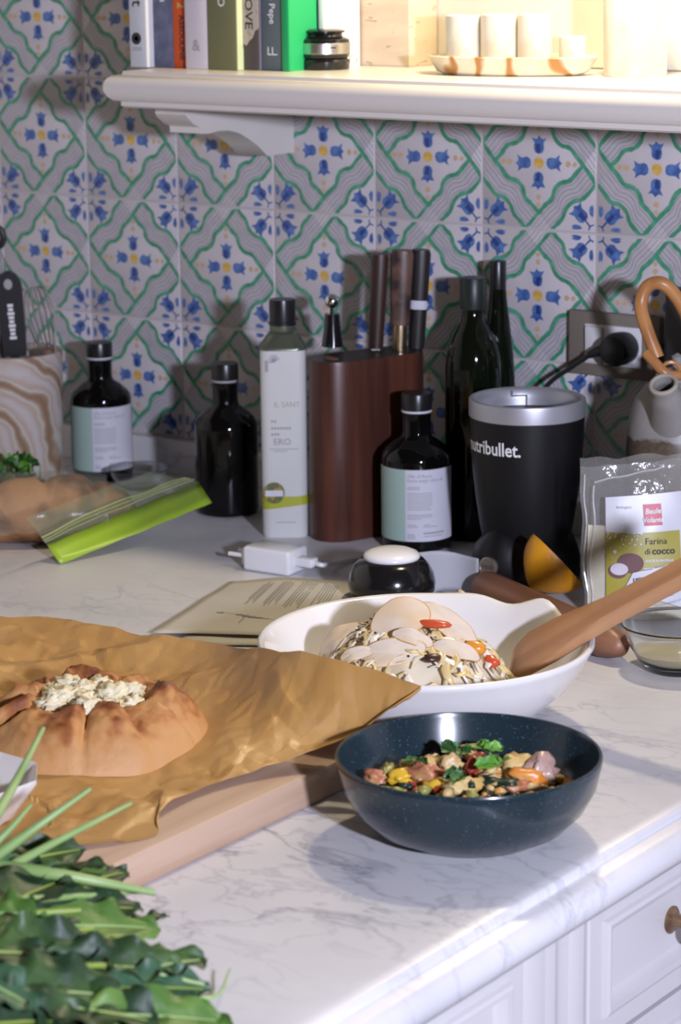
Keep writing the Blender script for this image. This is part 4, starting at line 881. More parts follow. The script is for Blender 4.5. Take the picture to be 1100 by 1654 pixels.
b = MB(); b.tube(spline(hp[1:], 6), .0072, 14); hd = obj('handle', b, mat('bent_cane', (.50, .23, .075), .35, var=(30, (.36, .15, .05), .4, .65)), TP, angle=80)
b = MB(); b.tube(spline([tl(1044, 571, -.155), tl(1060, 588, -.158), tl(1078, 605, -.155), tl(1100, 606, -.14)], 5), [.0055]*16, 12); obj('handle_tie', b, bpy.data.materials['bent_cane'], TP, angle=80)
b = MB(); b.tube([(.0095*math.cos(a*PI/6), .0, .0095*math.sin(a*PI/6)) for a in range(13)], .0022, 6); obj('handle_binding', b, bpy.data.materials['bent_cane'], TP, tl(1083, 598, -.148), (.3, 0, 0))
qa = on_y(1067, 540, -.052); za = z_at((qa.x, -.052), 466)
AP = thing('black_appliance', 'black appliance standing against the tiled wall behind the teapot', 'appliance', (qa.x+.0875, -.034, ZC))  # appliance of unknown kind, a plain slim black box
b = MB(); b.rbox((-.0855, -.018, .008), (.0855, .018, za-ZC), .008, 3); obj('body', b, M['black_plastic'], AP, angle=60)
for sx in (-.06, .06): b = MB(); b.lathe([(.008, 0), (.009, .009)], 14); obj('foot', b, M['cap'], AP, (sx, 0, 0))
# small glass bowl by the spatula
q_ = on_z(1093, 1080); GB = glass_bowl('small glass bowl holding a pale liquid next to the flour bag', (q_.x, q_.y, ZC), 93/scale_at(q_), .046)
r_g = 93/scale_at(q_)
b = MB(); b.lathe([(.0001, .0045), (r_g*.53, .0055), (r_g*.69, .0145), (r_g*.755, .0195), (.0001, .0195)], 40)
tag(obj('egg_white', b, mat('pale_liquid', (.62, .56, .38), .08, alpha=.6), None, (q_.x, q_.y, ZC), angle=60), 'pale cloudy liquid in the small glass bowl', 'liquid')

# ------------------------------------------------------------------ white salad bowl
RIM = .082
wc = on_z(688, 1029, ZC+RIM); RW = 272/scale_at(wc); WC = Vector((wc.x, wc.y, ZC))
ab_ = HEAD+.72
def pleat(p, a, i):
    x, y, z = p; dlt = math.atan2(math.sin(a-ab_), math.cos(a-ab_)); g_ = math.exp(-(dlt/.42)**2)
    wv = math.cos(dlt*11); inner_ = 1 if i >= 8 else .6
    k = 1+.022*g_*wv*(z/RIM)*inner_; return (x*k, y*k, z+.006*g_*wv*max(0, z/RIM-.5)*2)
M['porcelain'] = mat('white_porcelain', (.74, .72, .70), .12, coat=.4)
b = MB(); b.lathe([(.0001, .003), (RW*.40, .003), (RW*.42, 0), (RW*.46, 0), (RW*.52, .008), (RW*.70, .024), (RW*.86, .045), (RW*.955, .066), (RW*.985, .0755), (RW*1.0, .0785), (RW*1.0, .0815), (RW*.985, RIM+.0008), (RW*.955, .0805), (RW*.90, .064), (RW*.80, .044), (RW*.64, .024), (RW*.45, .0125), (.0001, .011)], 120, 0, pleat)
tag(obj('salad_bowl', b, M['porcelain'], None, WC, angle=60), 'large white porcelain bowl with a pleated rim holding salad', 'bowl')
HC = WC+Vector((RGT.x*-.012, RGT.y*-.012, 0))-Vector((0, .006, 0))
def heap(x, y):
    dx, dy = x-HC.x, y-HC.y; a = (dx*RGT.x+dy*RGT.y)/.100; c = (-dx*RGT.y+dy*RGT.x)/.092; d2 = a*a+c*c
    return ZC+.034+.066*max(-.6, 1-d2)+.006*noise.noise(Vector((dx*38, dy*38, 0)))
def heap_hit(px, py):
    d = ray(px, py); t = 1.2
    while t < 4:
        p = CAM+d*t
        if p.z < heap(p.x, p.y): return p
        t += .001
    return p
M['shred'] = mat('cabbage_shred', (.70, .62, .47), .4, var=(40, (.58, .46, .25), .5, .7), alpha=.95, sss=.1)
b = MB(); b.grid(34, 34, lambda u, v: (lambda x, y: (x, y, max(heap(x, y)-.006, ZC+.014)))(HC.x+(2*u-1)*.083*math.sqrt(1-(2*v-1)**2*.5), HC.y+(2*v-1)*.083*math.sqrt(1-(2*u-1)**2*.5)))
R4 = random.Random(12)
for k in range(270):
    a = R4.uniform(0, 2*PI); rr_ = .092*math.sqrt(R4.random()); c = Vector((HC.x+rr_*math.cos(a), HC.y+rr_*math.sin(a), 0)); c.z = heap(c.x, c.y)
    dr = R4.uniform(0, 2*PI); L = R4.uniform(.010, .030); w_ = R4.uniform(.0014, .0048); pts = []
    for i in range(5):
        t = i/4-.5; x = c.x+math.cos(dr+t*1.2)*L*t; y = c.y+math.sin(dr+t*1.2)*L*t; pts.append(Vector((x, y, max(heap(x, y), ZC+.02)+R4.uniform(0, .003)+.006*(.25-t*t))))
    b.tube(pts, [w_*.5, w_*.9, w_, w_*.8, w_*.3], 6, flat=.28, mi=k % 3)
o = tag(obj('cabbage_salad', b, [M['shred'], mat('white_shred', (.74, .70, .62), .35, sss=.1), mat('yellow_shred', (.62, .48, .22), .35, sss=.1)], None, (0, 0, 0), angle=180), 'pale shredded cabbage salad heaped in the white bowl', 'salad', kind='stuff')
M['slice'] = mat('pale_slice', (.62, .47, .30), .35, var=(35, (.66, .55, .42), .4, .65), sss=.15); M['slice_w'] = mat('white_slice', (.66, .56, .44), .35, var=(35, (.60, .45, .28), .5, .7), sss=.15); M['slice_rim'] = mat('brown_slice_edge', (.54, .33, .14), .35)
def slice_(label, px, py, rx, ry, ang, m_, bend=.25, lift=.006, face=.45, seed=0):
    c = heap_hit(px, py); c.z += lift; sc = scale_at(c)
    e = .004; nrm = Vector((heap(c.x-e, c.y)-heap(c.x+e, c.y), heap(c.x, c.y-e)-heap(c.x, c.y+e), 2*e)).normalized(); nrm = (nrm*(1-face)-FWD*face).normalized()
    xx = (RGT-nrm*RGT.dot(nrm)).normalized(); yy = nrm.cross(xx); fs_k = max(.35, -FWD.dot(nrm))
    a_ = xx*math.cos(ang)+yy*math.sin(ang); b_ = -xx*math.sin(ang)+yy*math.cos(ang)
    A_ = rx/sc; B2 = ry/sc/fs_k*.9; n = 28; rings = (0, .35, .7, .955, 1.0); vs = [Vector()]; fs = []; mi = []
    mb = MB()
    for ri in rings[1:]:
        for k in range(n):
            t = 2*PI*k/n; wob = 1+.07*noise.noise(Vector((math.cos(t)*1.2+seed, math.sin(t)*1.2, seed)))
            x = ri*math.cos(t)*wob; y = ri*math.sin(t)*wob
            vs.append(a_*(x*A_)+b_*(y*B2)+nrm*(-bend*A_*x*x+.10*bend*A_*math.sin(x*5+seed)+.0018*noise.noise(Vector((x*2, y*2, seed)))))
    for k in range(n): fs.append((0, 1+k, 1+(k+1) % n)); mi.append(0)
    for r0 in range(3):
        for k in range(n): fs.append((1+r0*n+k, 1+r0*n+(k+1) % n, 1+(r0+1)*n+(k+1) % n, 1+(r0+1)*n+k)); mi.append(1 if r0 == 2 else 0)
    mb.v = vs; mb.f = fs; mb.m = mi
    o = obj('root_slice', mb, [m_, M['slice_rim']], None, c, angle=180, solid=.0013); tag(o, label, 'vegetable slice', 'thin slices on the salad'); return o
slice_('largest rounded beige slice tilted on top of the salad', 597+50, 1016, 52, 34, .45, M['slice'], .22, .010, .5, 1)
slice_('flat tan slice hanging over the salad edge by the baking paper', 545, 1046, 50, 18, .22, M['slice'], .3, .007, .35, 2)
slice_('wide pale slice with a brown spot low on the salad', 630, 1068, 60, 24, .12, M['slice_w'], .25, .008, .45, 3)
slice_('curved ivory slice leaning down over the salad shreds', 726, 1028, 60, 21, -.60, M['slice_w'], .22, .012, .5, 4)
slice_('narrow pale slice below the curved ivory slice', 738, 1063, 42, 14, -.18, M['slice_w'], .3, .008, .4, 5)
slice_('pointed brown-edged slice standing up behind the salad', 764, 1000, 40, 9, -.95, M['slice'], .15, .012, .7, 6)
slice_('speckled translucent slice at the peak of the salad', 607, 992, 42, 15, .30, M['slice_w'], .3, .008, .35, 7)
slice_('pale crescent slice between the salad peak and the pepper strip', 668, 1045, 34, 13, -.25, M['slice_w'], .3, .009, .45, 9)
slice_('small ivory slice lying low by the wide pale slice', 575, 1068, 30, 11, .1, M['slice_w'], .3, .007, .4, 10)
slice_('small tan slice near the wooden spatula in the salad', 790, 1042, 24, 12, -.7, M['slice'], .3, .007, .45, 8)
def chunk(name, label, cat, px, py, z, rad, m_, seed, rot=0.0, group=None, amp=.22, heaped=True, sub=2):
    c = heap_hit(px, py) if heaped else on_z(px, py, z)
    if heaped: c.z += .004
    b = MB(); b.blob((0, 0, 0), rad, seed, sub, amp, 1.4 if heaped else 1.9, rot); return tag(obj(name, b, m_, None, c, angle=180), label, cat, group)
M['redpep'] = mat('red_pepper', (.55, .085, .03), .25, coat=.2); M['orpep'] = mat('orange_pepper', (.66, .27, .03), .25, coat=.2); M['seed'] = mat('dark_olive', (.05, .02, .015), .3)
chunk('pepper_strip', 'red pepper strip on top of the salad', 'pepper', 700, 1020, 0, (.017, .006, .004), M['redpep'], 3, HEAD-.35).location += Vector((0, 0, .003))-FWD*.003
chunk('pepper_piece', 'small red pepper piece beside the spatula blade', 'pepper', 794, 1076, 0, (.008, .006, .006), M['redpep'], 4)
chunk('pepper_piece', 'orange pepper piece under the curved ivory slice', 'pepper', 766, 1056, 0, (.011, .006, .007), M['orpep'], 5, HEAD)
chunk('olive_piece', 'dark olive bit between the lower salad slices', 'olive', 697, 1070, 0, (.009, .006, .004), M['seed'], 6, HEAD)
b = MB()
for k in range(150):
    px, py = (R4.gauss(600, 14), R4.gauss(995, 9)) if k < 60 else (R4.uniform(530, 810), R4.uniform(985, 1082)); c = heap_hit(px, py)
    if c.z < ZC+.036: continue
    c.z += .0055 if k < 60 else .003
    b.blob(c, [R4.uniform(.0005, .0013)]*3, k, 0 or 1, .2)
o = tag(obj('ground_pepper', b, M['seed']), 'dark ground pepper scattered over the salad', 'pepper', kind='stuff')

# ------------------------------------------------------------------ wooden spatula resting in the bowl
a = on_z(834, 1066, ZC+.052); c = on_z(1110, 922, ZC+.155); ax = (c-a).normalized(); L = (c-a).length+.10
up_ = (UPV-ax*UPV.dot(ax)); wv = (up_*.55+FWD*.85); wv = (wv-ax*wv.dot(ax)).normalized(); nn = ax.cross(wv)
if nn.z < 0: nn = -nn
prof_ = [(-.004, .012), (.0, .020), (.012, .0285), (.045, .0265), (.075, .0200), (.105, .0145), (.16, .0125), (.26, .0130), (L, .0135)]
b = MB(); vs = []; fs = []
for s_, w_ in prof_:
    th = .0025+.0045*min(1, max(0, s_)/.10)
    vs += [ax*s_+wv*(w_*x)+nn*(th*y) for x, y in ((-1, -.5), (-.9, -1), (.9, -1), (1, -.5), (1, .5), (.9, 1), (-.9, 1), (-1, .5))]
for i in range(len(prof_)-1):
    for k in range(8): fs.append((i*8+k, i*8+(k+1) % 8, (i+1)*8+(k+1) % 8, (i+1)*8+k))
fs += [tuple(range(8)), tuple((len(prof_)-1)*8+k for k in range(8))]; b.add(vs, fs)
mw = mat('cherry_wood', (.48, .26, .125), .45, var=(55, (.38, .185, .085), .38, .62, 5), bump=(90, .15, .0006))
nt = mw.node_tree; mp = N(mw, 'ShaderNodeMapping'); ql = ax.to_track_quat('X', 'Z').to_euler(); mp.vector_type = 'TEXTURE'; mp.inputs['Rotation'].default_value = ql; mp.inputs['Scale'].default_value = (14, 1, 1)
for t_ in [n_ for n_ in nt.nodes if n_.type == 'TEX_NOISE']: nt.links.new(nt.nodes['Texture Coordinate'].outputs['Object'], mp.inputs['Vector']); nt.links.new(mp.outputs['Vector'], t_.inputs['Vector'])
WS = tag(obj('wooden_spatula', b, mw, None, a, angle=50), 'brown wooden spatula propped on the rim of the white bowl', 'spatula')

# ------------------------------------------------------------------ blue bowl of stew
BC = on_z(757, 1341); HB = z_at(BC, 1216)-ZC; RB = 216.5/scale_at((BC.x, BC.y, ZC+HB))
M['blue_glaze'] = mat('speckled_blue_glaze', (.013, .026, .034), .2, coat=.25, var=(420, (.06, .085, .10), .66, .74, 1))
b = MB(); b.lathe([(.0001, .004), (RB*.52, .004), (RB*.54, 0), (RB*.58, 0), (RB*.62, .003), (RB*.74, HB*.14), (RB*.87, HB*.36), (RB*.955, HB*.62), (RB*.99, HB*.88), (RB*1.0, HB*.975), (RB*.992, HB), (RB*.972, HB), (RB*.960, HB*.95), (RB*.925, HB*.64), (RB*.83, HB*.38), (RB*.66, HB*.20), (RB*.4, HB*.14), (.0001, HB*.13)], 96)
tag(obj('stew_bowl', b, M['blue_glaze'], None, (BC.x, BC.y, ZC), angle=60), 'speckled dark blue ceramic bowl of stew on the marble', 'bowl')
zs = ZC+HB*.49
b = MB(); b.lathe([(.0001, -.010), (RB*.70, -.010), (RB*.84, 0), (.0001, 0)], 48); tag(obj('broth', b, mat('brown_broth', (.16, .065, .015), .08, coat=.3, var=(30, (.28, .13, .03), .4, .65)), None, (BC.x, BC.y, zs), angle=60), 'oily brown broth in the blue bowl', 'broth')
F_ = {'sausage': mat('pink_sausage', (.40, .14, .075), .4, var=(40, (.50, .28, .11), .5, .7), bump=(90, .3, .001)), 'potato': mat('potato', (.50, .33, .10), .5, var=(40, (.56, .42, .18), .4, .6)), 'carrot': mat('carrot', (.62, .22, .035), .35, var=(40, (.62, .36, .12), .5, .7)),
      'tomato': mat('red_tomato', (.30, .045, .03), .25), 'bean': mat('white_bean', (.52, .37, .17), .4), 'onion': mat('purple_onion', (.36, .23, .20), .3, var=(20, (.46, .33, .26), .4, .6)), 'kale': mat('dark_kale', (.010, .026, .016), .4), 'yellow': mat('yellow_pepper', (.62, .38, .03), .3), 'celery': mat('celery', (.25, .24, .06), .4)}
st = [('sausage_piece', 'sausage', 685, 1252, (.019, .010, .010), 'pink sausage chunk, the largest piece in the stew'), ('onion_wedge', 'onion', 874, 1245, (.013, .010, .011), 'round mauve onion wedge at the stew edge'), ('carrot_piece', 'carrot', 850, 1258, (.015, .010, .009), 'orange carrot chunk beside the onion wedge'), ('tomato_piece', 'tomato', 771, 1241, (.009, .007, .010), 'dark red tomato piece in the middle of the stew'),
      ('bean', 'bean', 729, 1239, (.010, .007, .010), None), ('bean', 'bean', 741, 1224, (.008, .007, .006), None), ('bean', 'bean', 790, 1262, (.009, .007, .006), None), ('bean', 'bean', 657, 1240, (.008, .006, .006), None), ('bean', 'bean', 815, 1252, (.007, .007, .006), None), ('bean', 'bean', 700, 1228, (.008, .006, .005), None),
      ('potato_piece', 'potato', 752, 1270, (.016, .010, .008), None), ('potato_piece', 'potato', 833, 1240, (.014, .011, .011), None), ('potato_piece', 'potato', 748, 1218, (.014, .010, .006), None), ('potato_piece', 'potato', 690, 1236, (.013, .009, .007), None),
      ('pepper_piece', 'yellow', 712, 1270, (.012, .007, .006), 'yellow pepper piece at the near stew edge'), ('pepper_piece', 'yellow', 650, 1256, (.011, .009, .007), 'yellow pepper piece near the celery in the stew'), ('kale_piece', 'kale', 812, 1269, (.017, .010, .006), 'dark kale piece at the near stew edge'), ('kale_piece', 'kale', 790, 1226, (.010, .008, .005), 'dark kale piece under the parsley in the stew'), ('kale_piece', 'kale', 735, 1232, (.010, .006, .006), 'dark kale piece between beans in the stew'),
      ('sausage_piece', 'sausage', 606, 1256, (.010, .007, .006), 'small pink sausage piece beside the celery'), ('sausage_piece', 'sausage', 840, 1274, (.010, .007, .005), 'small pink sausage piece beside the carrot'), ('celery_stick', 'celery', 625, 1248, (.005, .015, .006), 'olive celery stick at the stew edge')]
WHERE = iter(('beside the red tomato piece', 'beside the far potato chunk', 'between the kale and the near potato', 'next to the celery stick', 'behind the carrot chunk', 'behind the large sausage chunk', 'largest, at the near rim', 'beside the onion wedge', 'toward the far rim', 'behind the sausage chunk'))
for k, (nm, m_, px, py, rad, lab) in enumerate(st):
    g_ = None
    if lab is None: lab, g_ = ('pale bean in the stew '+next(WHERE), 'beans in the stew') if nm == 'bean' else ('yellow potato chunk in the stew '+next(WHERE), 'potato chunks in the stew')
    chunk(nm, lab, nm.split('_')[0], px, py, zs+.004+rad[2]*.75, rad, F_[m_], k+20, HEAD+(k*.7) % 1.2-.5, g_, .42, False, 3)
b = MB(); R7 = random.Random(31)
for k in range(260):
    a = R7.uniform(0, 2*PI); q2 = RB*.70*math.sqrt(R7.random()); s_ = R7.uniform(.002, .0058); b.blob((q2*math.cos(a), q2*math.sin(a), .003+.012*(1-(q2/RB/.7)**2)*R7.random()), (s_*1.3, s_, s_*.8), k, 1, .5, 1.7, a, k % 6)
tag(obj('diced_vegetables', b, [F_['potato'], F_['carrot'], F_['bean'], F_['tomato'], F_['celery'], F_['kale']], None, (BC.x, BC.y, zs), angle=180), 'finely diced mixed vegetables filling the stew', 'stew', kind='stuff')
for k, (px, py, L, lab) in enumerate(((715, 1209, .020, 'toward the far rim'), (782, 1213, .022, 'above the dark kale'), (806, 1238, .026, 'largest and lightest'), (748, 1256, .022, 'above the near potato'), (676, 1229, .017, 'behind the large sausage chunk'), (745, 1212, .014, 'beside the far potato'))):
    LFt = thing('parsley_leaf', 'green parsley leaf on the stew, '+lab, 'herb', on_z(px, py, zs+.020), 0, 'parsley on the stew')
    for j in range(3):
        a_ = HEAD+k*1.1+j*.85-.85; b = MB(); leaf_mesh(b, (0, 0, 0), (math.cos(a_), math.sin(a_), .1), (.3*math.sin(k), -.6, 1), L*.75, L*.55, 2, .25, k*3+j, 0, .2, 7, 9); obj('leaflet', b, M['leaf_b'] if k in (2, 1) else M['leaf'], LFt, angle=180)

# ------------------------------------------------------------------ cutting board, baking paper, galette
TB = .028; e0 = on_z(215, 1437); e1 = on_z(545, 1285); xb_ = (e0.x+e1.x)/2
M['board'] = mat('pale_beech', (.50, .35, .25), .5, var=(40, (.42, .27, .18), .38, .62, 5), bump=(80, .15, .0006), stretch=(1, .06, 1.5))
b = MB(); b.rbox((-.50, -.62, 0), (0, e1.y+.065-e1.y, TB), .003, 2); CB = tag(obj('cutting_board', b, M['board'], None, (xb_, e1.y, ZC)), 'thick beech cutting board under the baking paper', 'cutting board')
zp = ZC+TB
back = [(-260, 975, .012), (-80, 990, .014), (0, 1002, .014), (100, 1008, .014), (220, 1028, .020), (350, 1046, .034), (430, 1058, .046), (520, 1068, .056), (610, 1090, .060), (680, 1113, .058)]
frnt = [(-260, 1440, .001), (-60, 1402, .001), (60, 1380, .001), (150, 1369, .0005), (249, 1358, -.003), (258, 1322, .001), (330, 1280, .002), (440, 1246, .004), (560, 1198, .020), (680, 1114, .058)]
def bowl_r(z):
    pr_ = [(0, .46), (.008, .52), (.024, .70), (.045, .86), (.066, .955), (.0755, .985), (.0785, 1.0), (.2, 1.0)]
    for (z0, r0), (z1, r1) in zip(pr_, pr_[1:]):
        if z <= z1: return RW*(r0+(r1-r0)*(z-z0)/(z1-z0))
    return RW
def clear(x, y, h):
    while True:                                # the sheet rises until it clears the outside of the salad bowl
        p = on_z(x, y, zp+h)
        if (p-WC).xy.length > bowl_r(p.z-ZC)+.006 or h > .10: return p
        h += .001
Bk = spline([clear(x, y, h) for x, y, h in back], 10); Fr = spline([clear(x, y, h) for x, y, h in frnt], 10)
o0 = Vector((xb_-.2, e1.y-.2, zp))
def hash2(i, j, k): return (math.sin(i*127.1+j*311.7+k*74.7)*43758.5453) % 1.0
def facet(x, y, f, k):
    """random heights joined by flat triangles: sharp creases like folded paper"""
    w_ = noise.noise_vector(Vector((x*f*.45, y*f*.45, k)))*.75; c_, s_ = math.cos(.6+k), math.sin(.6+k)
    X = (x*c_-y*s_)*f+w_.x; Y = (x*s_+y*c_)*f*.8+w_.y; i, j = math.floor(X), math.floor(Y); u, v = X-i, Y-j
    h00, h10, h01, h11 = hash2(i, j, k), hash2(i+1, j, k), hash2(i, j+1, k), hash2(i+1, j+1, k)
    if u+v < 1: return h00+(h10-h00)*u+(h01-h00)*v-.5
    return h11+(h01-h11)*(1-u)+(h10-h11)*(1-v)-.5
def crum(x, y): return facet(x, y, 24, 1)*1.1+facet(x, y, 52, 2)*.55+facet(x, y, 110, 3)*.16
GC = on_z(148, 1201, zp+.001)
DC = on_z(-46, 1322, zp+.004)
def paper(u, v):
    n_ = len(Bk)-1; i = min(n_-1, int(u*n_)); t = u*n_-i
    bk = Bk[i].lerp(Bk[i+1], t); fr = Fr[i].lerp(Fr[i+1], t); w_ = v
    p = fr.lerp(bk, w_); hz = fr.z*(1-w_**2.5)+bk.z*w_**2.5
    amp = .0150*(.35+.65*math.sin(PI*min(1, max(0, v)))**.5); d_ = (Vector((p.x, p.y, 0))-Vector((GC.x, GC.y, 0))).length
    amp *= min(1, max(.1, (d_-.09)/.05)) if d_ < .14 else 1
    d2_ = (Vector((p.x, p.y, 0))-Vector((DC.x, DC.y, 0))).length
    if d2_ < .06: amp *= max(.05, (d2_-.03)/.03)*.999 if d2_ > .03 else .05; hz = min(hz, zp-.001)
    return Vector((p.x, p.y, max(zp+.0008 if p.x < xb_ and p.y < e1.y+.06 else ZC+.004, hz+.0045+amp*crum(p.x, p.y))))-o0
b = MB(); b.grid(230, 130, paper)
PP = obj('baking_paper', b, mat('brown_baking_paper', (.50, .29, .10), .42, var=(14, (.42, .225, .065), .4, .62), alpha=1.0, spec=.4), None, o0, angle=4)
tag(PP, 'crumpled brown baking paper spread over the cutting board', 'paper')
RG = .098
def gal(u, v):
    a = 2*PI*u; rr_ = v
    ph = a*4.5+.9*math.sin(a*2+.5)+.9*math.sin(a*5)*.5+.8*noise.noise(Vector((math.cos(a)*1.3, math.sin(a)*1.3, 5)))
    fold = abs(math.sin(ph)); saw = (ph/PI) % 1.0
    cr_ = .47+.07*math.sin(a*3+1)+.06*saw
    hr = .041+.008*saw+.006*noise.noise(Vector((math.cos(a)*1.6, math.sin(a)*1.6, 2)))
    if rr_ > cr_:
        t = (rr_-cr_)/(1-cr_); h = hr*(1-t**2.1)**.75
        h -= .013*(1-fold)**3*max(0, 1-t*1.25)+.004*(1-fold)**4*math.sin(PI*t); h += .006*(saw-.4)*max(0, 1-t*1.6)+.0035*noise.noise(Vector((rr_*math.cos(a)*2.6+3, rr_*math.sin(a)*2.6, 4)))*math.sin(PI*min(1, t))
    else:
        t = rr_/cr_; h = .024+(hr-.024)*max(0, (t-.74)/.26)**.6 if t > .74 else .024
    R_ = RG*(1+.025*math.sin(a*2+.7)+.03*noise.noise(Vector((math.cos(a)*2, math.sin(a)*2, 9)))-.02*(1-fold)**3)
    n_ = fb(Vector((rr_*math.cos(a)*6, rr_*math.sin(a)*6, 1)))
    return (R_*rr_*math.cos(a), R_*rr_*math.sin(a), max(0, h+(.0030*n_)*min(1, (1-rr_)*6)))
b = MB(); b.grid(181, 60, gal)
GA = thing('galette', 'golden folded-edge galette with cheese on the baking paper', 'pastry', (GC.x, GC.y, zp+.0012), .3)
mg = mat('baked_pastry', (.58, .30, .105), .6, bump=(55, .7, .003)); nt = mg.node_tree; Lk = nt.links; bs = nt.nodes['Principled BSDF']
at = N(mg, 'ShaderNodeAttribute', attribute_name='bake'); cr = N(mg, 'ShaderNodeValToRGB'); e = cr.color_ramp.elements
e[0].position = 0; e[0].color = (.52, .275, .105, 1); e[1].position = 1; e[1].color = (.09, .022, .008, 1)
for p_, c_ in ((.35, (.49, .235, .078, 1)), (.62, (.35, .13, .036, 1)), (.82, (.21, .062, .016, 1))): x = e.new(p_); x.color = c_
Lk.new(at.outputs['Fac'], cr.inputs['Fac']); Lk.new(cr.outputs['Color'], bs.inputs['Base Color'])
cru = obj('crust', b, mg, GA, angle=180)
la = cru.data.attributes.new('bake', 'FLOAT', 'POINT')
vals = []
for v in cru.data.vertices:
    n1 = fb(v.co*38); n2 = fb(v.co*95+Vector((4, 4, 4))); vals.append(max(0, min(1, (v.co.z-.020)/.030*.62+.42*n1+.34*n2+.06)))
la.data.foreach_set('value', vals)
b = MB(); b.lathe([(.0001, .020), (RG*.44, .020), (RG*.46, .029), (RG*.25, .032), (.0001, .032)], 28); obj('filling', b, mat('roasted_filling', (.34, .13, .02), .35, var=(60, (.52, .25, .03), .4, .62), bump=(60, .8, .004)), GA)
b = MB(); R5 = random.Random(6)
for k in range(30):
    a = R5.uniform(0, 2*PI); rr_ = RG*.40*math.sqrt(R5.random()); s_ = R5.uniform(.006, .0125)
    b.blob((rr_*math.cos(a)*1.1, rr_*math.sin(a)*.9, .038+R5.uniform(0, .008)*(1-rr_/RG)), (s_*R5.uniform(.9, 1.4), s_, s_*.7), k, 3, .55, 3.0, a)
obj('goat_cheese', b, mat('white_cheese', (.74, .67, .46), .55, var=(90, (.70, .58, .32), .5, .7), bump=(180, .5, .0015), sss=.15), GA, angle=180)['kind'] = 'stuff'

# ------------------------------------------------------------------ white dish at the board's end
q_ = on_z(-46, 1322, zp+.004)
b = MB(); n = 8
def oct_(p, a, i): k = 1/ max(.9239, math.cos((a+PI/8) % (PI/4)-PI/8)) if i > 1 else 1; return (p[0]*k, p[1]*k, p[2])
rd = 108/scale_at(q_)
b.lathe([(.0001, 0), (rd*.55, 0), (rd*.62, .004), (rd*.88, .024), (rd*1.0, .033), (rd*.99, .036), (rd*.93, .034), (rd*.80, .022), (rd*.58, .008), (.0001, .006)], 64, 0, oct_)
tag(obj('octagonal_dish', b, mat('cream_ceramic', (.70, .66, .62), .2, var=(24, (.62, .50, .36), .62, .75), coat=.3), None, (q_.x, q_.y, zp+.0035), (0, 0, HEAD+.1), angle=45), 'white faceted ceramic dish beside the galette', 'dish')

# ------------------------------------------------------------------ leafy greens in the foreground
R6 = random.Random(21)
gb = on_z(-30, 1560)
GR = thing('leafy_greens', 'bunch of dark ruffled leafy greens with pale stems on the worktop', 'greens', (gb.x, gb.y, ZC))
G0 = Vector((gb.x, gb.y, ZC))
M['gr1'] = mat('dark_leaf', (.014, .038, .013), .5, var=(22, (.050, .105, .022), .45, .68), bump=(60, .5, .003)); M['gr2'] = mat('mid_leaf', (.06, .14, .022), .5, var=(22, (.17, .27, .055), .42, .66), bump=(60, .5, .003)); M['gr3'] = mat('blue_green_leaf', (.032, .085, .040), .5, var=(40, (.06, .13, .06), .42, .66)); M['gst'] = mat('pale_green_stem', (.22, .34, .11), .4, var=(20, (.30, .40, .15), .4, .6)); M['gst2'] = mat('yellow_green_stem', (.22, .30, .05), .4)
def G(px, py, h): return on_z(px, py, ZC+h)-G0
stems = [((-40, 1370, .075), (20, 1272, .10), (70, 1176, .125), 'gst', .0042), ((-30, 1400, .06), (60, 1335, .085), (146, 1274, .105), 'gst', .0040), ((-40, 1430, .055), (90, 1360, .07), (212, 1297, .085), 'gst', .0036),
         ((-60, 1395, .06), (90, 1412, .06), (250, 1442, .04), 'gst', .0056), ((-60, 1508, .05), (40, 1478, .052), (130, 1470, .05), 'gst2', .0045), ((-60, 1455, .055), (60, 1452, .055), (230, 1440, .035), 'gst', .0035), ((-60, 1548, .05), (50, 1515, .052), (150, 1500, .045), 'gst2', .0038), ((-60, 1590, .04), (60, 1562, .045), (220, 1560, .03), 'gst2', .0036), ((-40, 1390, .07), (10, 1345, .085), (50, 1300, .10), 'gst', .0034), ((250, 1600, .010), (345, 1610, .006), (372, 1565, .012), 'gst', .0018), ((120, 1590, .03), (230, 1572, .03), (330, 1590, .02), 'gst', .0030)]
for a_, c_, e_, m_, r_ in stems:
    b = MB(); b.tube(spline([G(*a_), G(*c_), G(*e_)], 6), [r_*(1.15-.75*i/12) for i in range(13)], 10); obj('stem', b, M[m_], GR, angle=80)
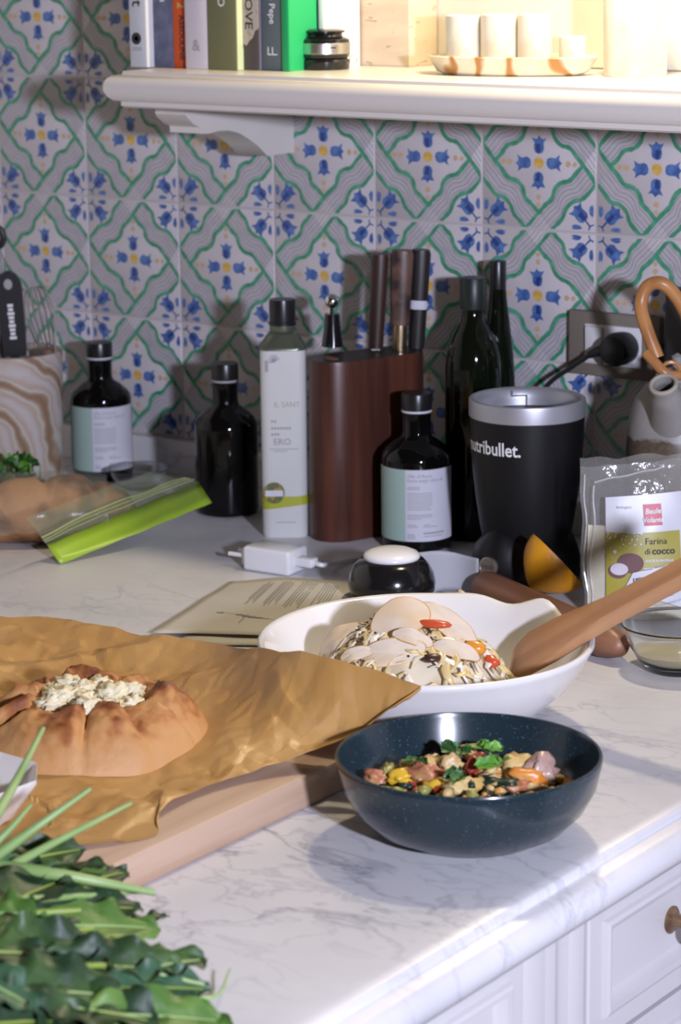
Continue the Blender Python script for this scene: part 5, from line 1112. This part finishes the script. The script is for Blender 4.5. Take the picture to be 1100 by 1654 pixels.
lv = [((-50, 1450, .05), (165, 1382, .055), .060, 'gr1'), ((-60, 1500, .055), (120, 1400, .06), .065, 'gr1'), ((0, 1440, .05), (170, 1395, .045), .040, 'gr2'), ((20, 1480, .05), (235, 1455, .035), .055, 'gr1'), ((60, 1500, .045), (262, 1490, .03), .055, 'gr2'), ((40, 1530, .045), (262, 1525, .028), .050, 'gr2'),
      ((-40, 1560, .05), (160, 1520, .045), .065, 'gr1'), ((60, 1560, .04), (300, 1560, .03), .055, 'gr1'), ((180, 1580, .03), (335, 1540, .032), .050, 'gr1'), ((150, 1600, .03), (345, 1590, .02), .045, 'gr3'), ((-40, 1600, .05), (200, 1600, .035), .070, 'gr1'), ((30, 1620, .04), (260, 1640, .025), .065, 'gr1'), ((120, 1640, .03), (370, 1640, .015), .050, 'gr2'),
      ((-60, 1660, .045), (150, 1640, .03), .07, 'gr1'), ((-60, 1570, .065), (62, 1625, .05), .045, 'gr3'), ((60, 1680, .03), (300, 1690, .015), .07, 'gr1'), ((-80, 1480, .06), (60, 1470, .06), .06, 'gr2'), ((-80, 1540, .06), (80, 1535, .055), .05, 'gr1'), ((200, 1500, .02), (270, 1475, .02), .035, 'gr1'), ((100, 1440, .04), (210, 1400, .035), .035, 'gr1'),
      ((250, 1650, .01), (380, 1665, .008), .04, 'gr2'), ((0, 1400, .05), (140, 1365, .055), .04, 'gr1'), ((-60, 1430, .05), (70, 1395, .06), .05, 'gr3'), ((180, 1640, .02), (330, 1625, .015), .045, 'gr1')]
for k, (a_, c_, w_, m_) in enumerate(lv):
    A_ = G(*a_); C_ = G(*c_); b = MB(); d_ = C_-A_; L = d_.length
    nv_ = Vector((R6.uniform(-.5, .5), -.4+R6.uniform(-.5, .4), 1)); leaf_mesh(b, A_, d_, nv_, L, w_*.80, 4, .10, k+3, 0, .16, 15, 26); o = obj('leaf', b, M[m_], GR, angle=180)
    zmin = min(v.co.z for v in o.data.vertices)
    if zmin < .001: 
        for v in o.data.vertices: v.co.z = max(v.co.z, .001+.0015*((v.index % 7)/7))
    b = MB(); dn = d_.normalized(); nn_ = (nv_-dn*nv_.dot(dn)).normalized(); b.tube([A_+d_*(i/8*.92)+nn_*(L*(-.10*(i/8*.92)**2+.03*i/8*.92)+.0008) for i in range(9)], [.0017-.00015*i for i in range(9)], 6); obj('midrib', b, M['gst2'] if k % 2 else M['gst'], o, angle=80)
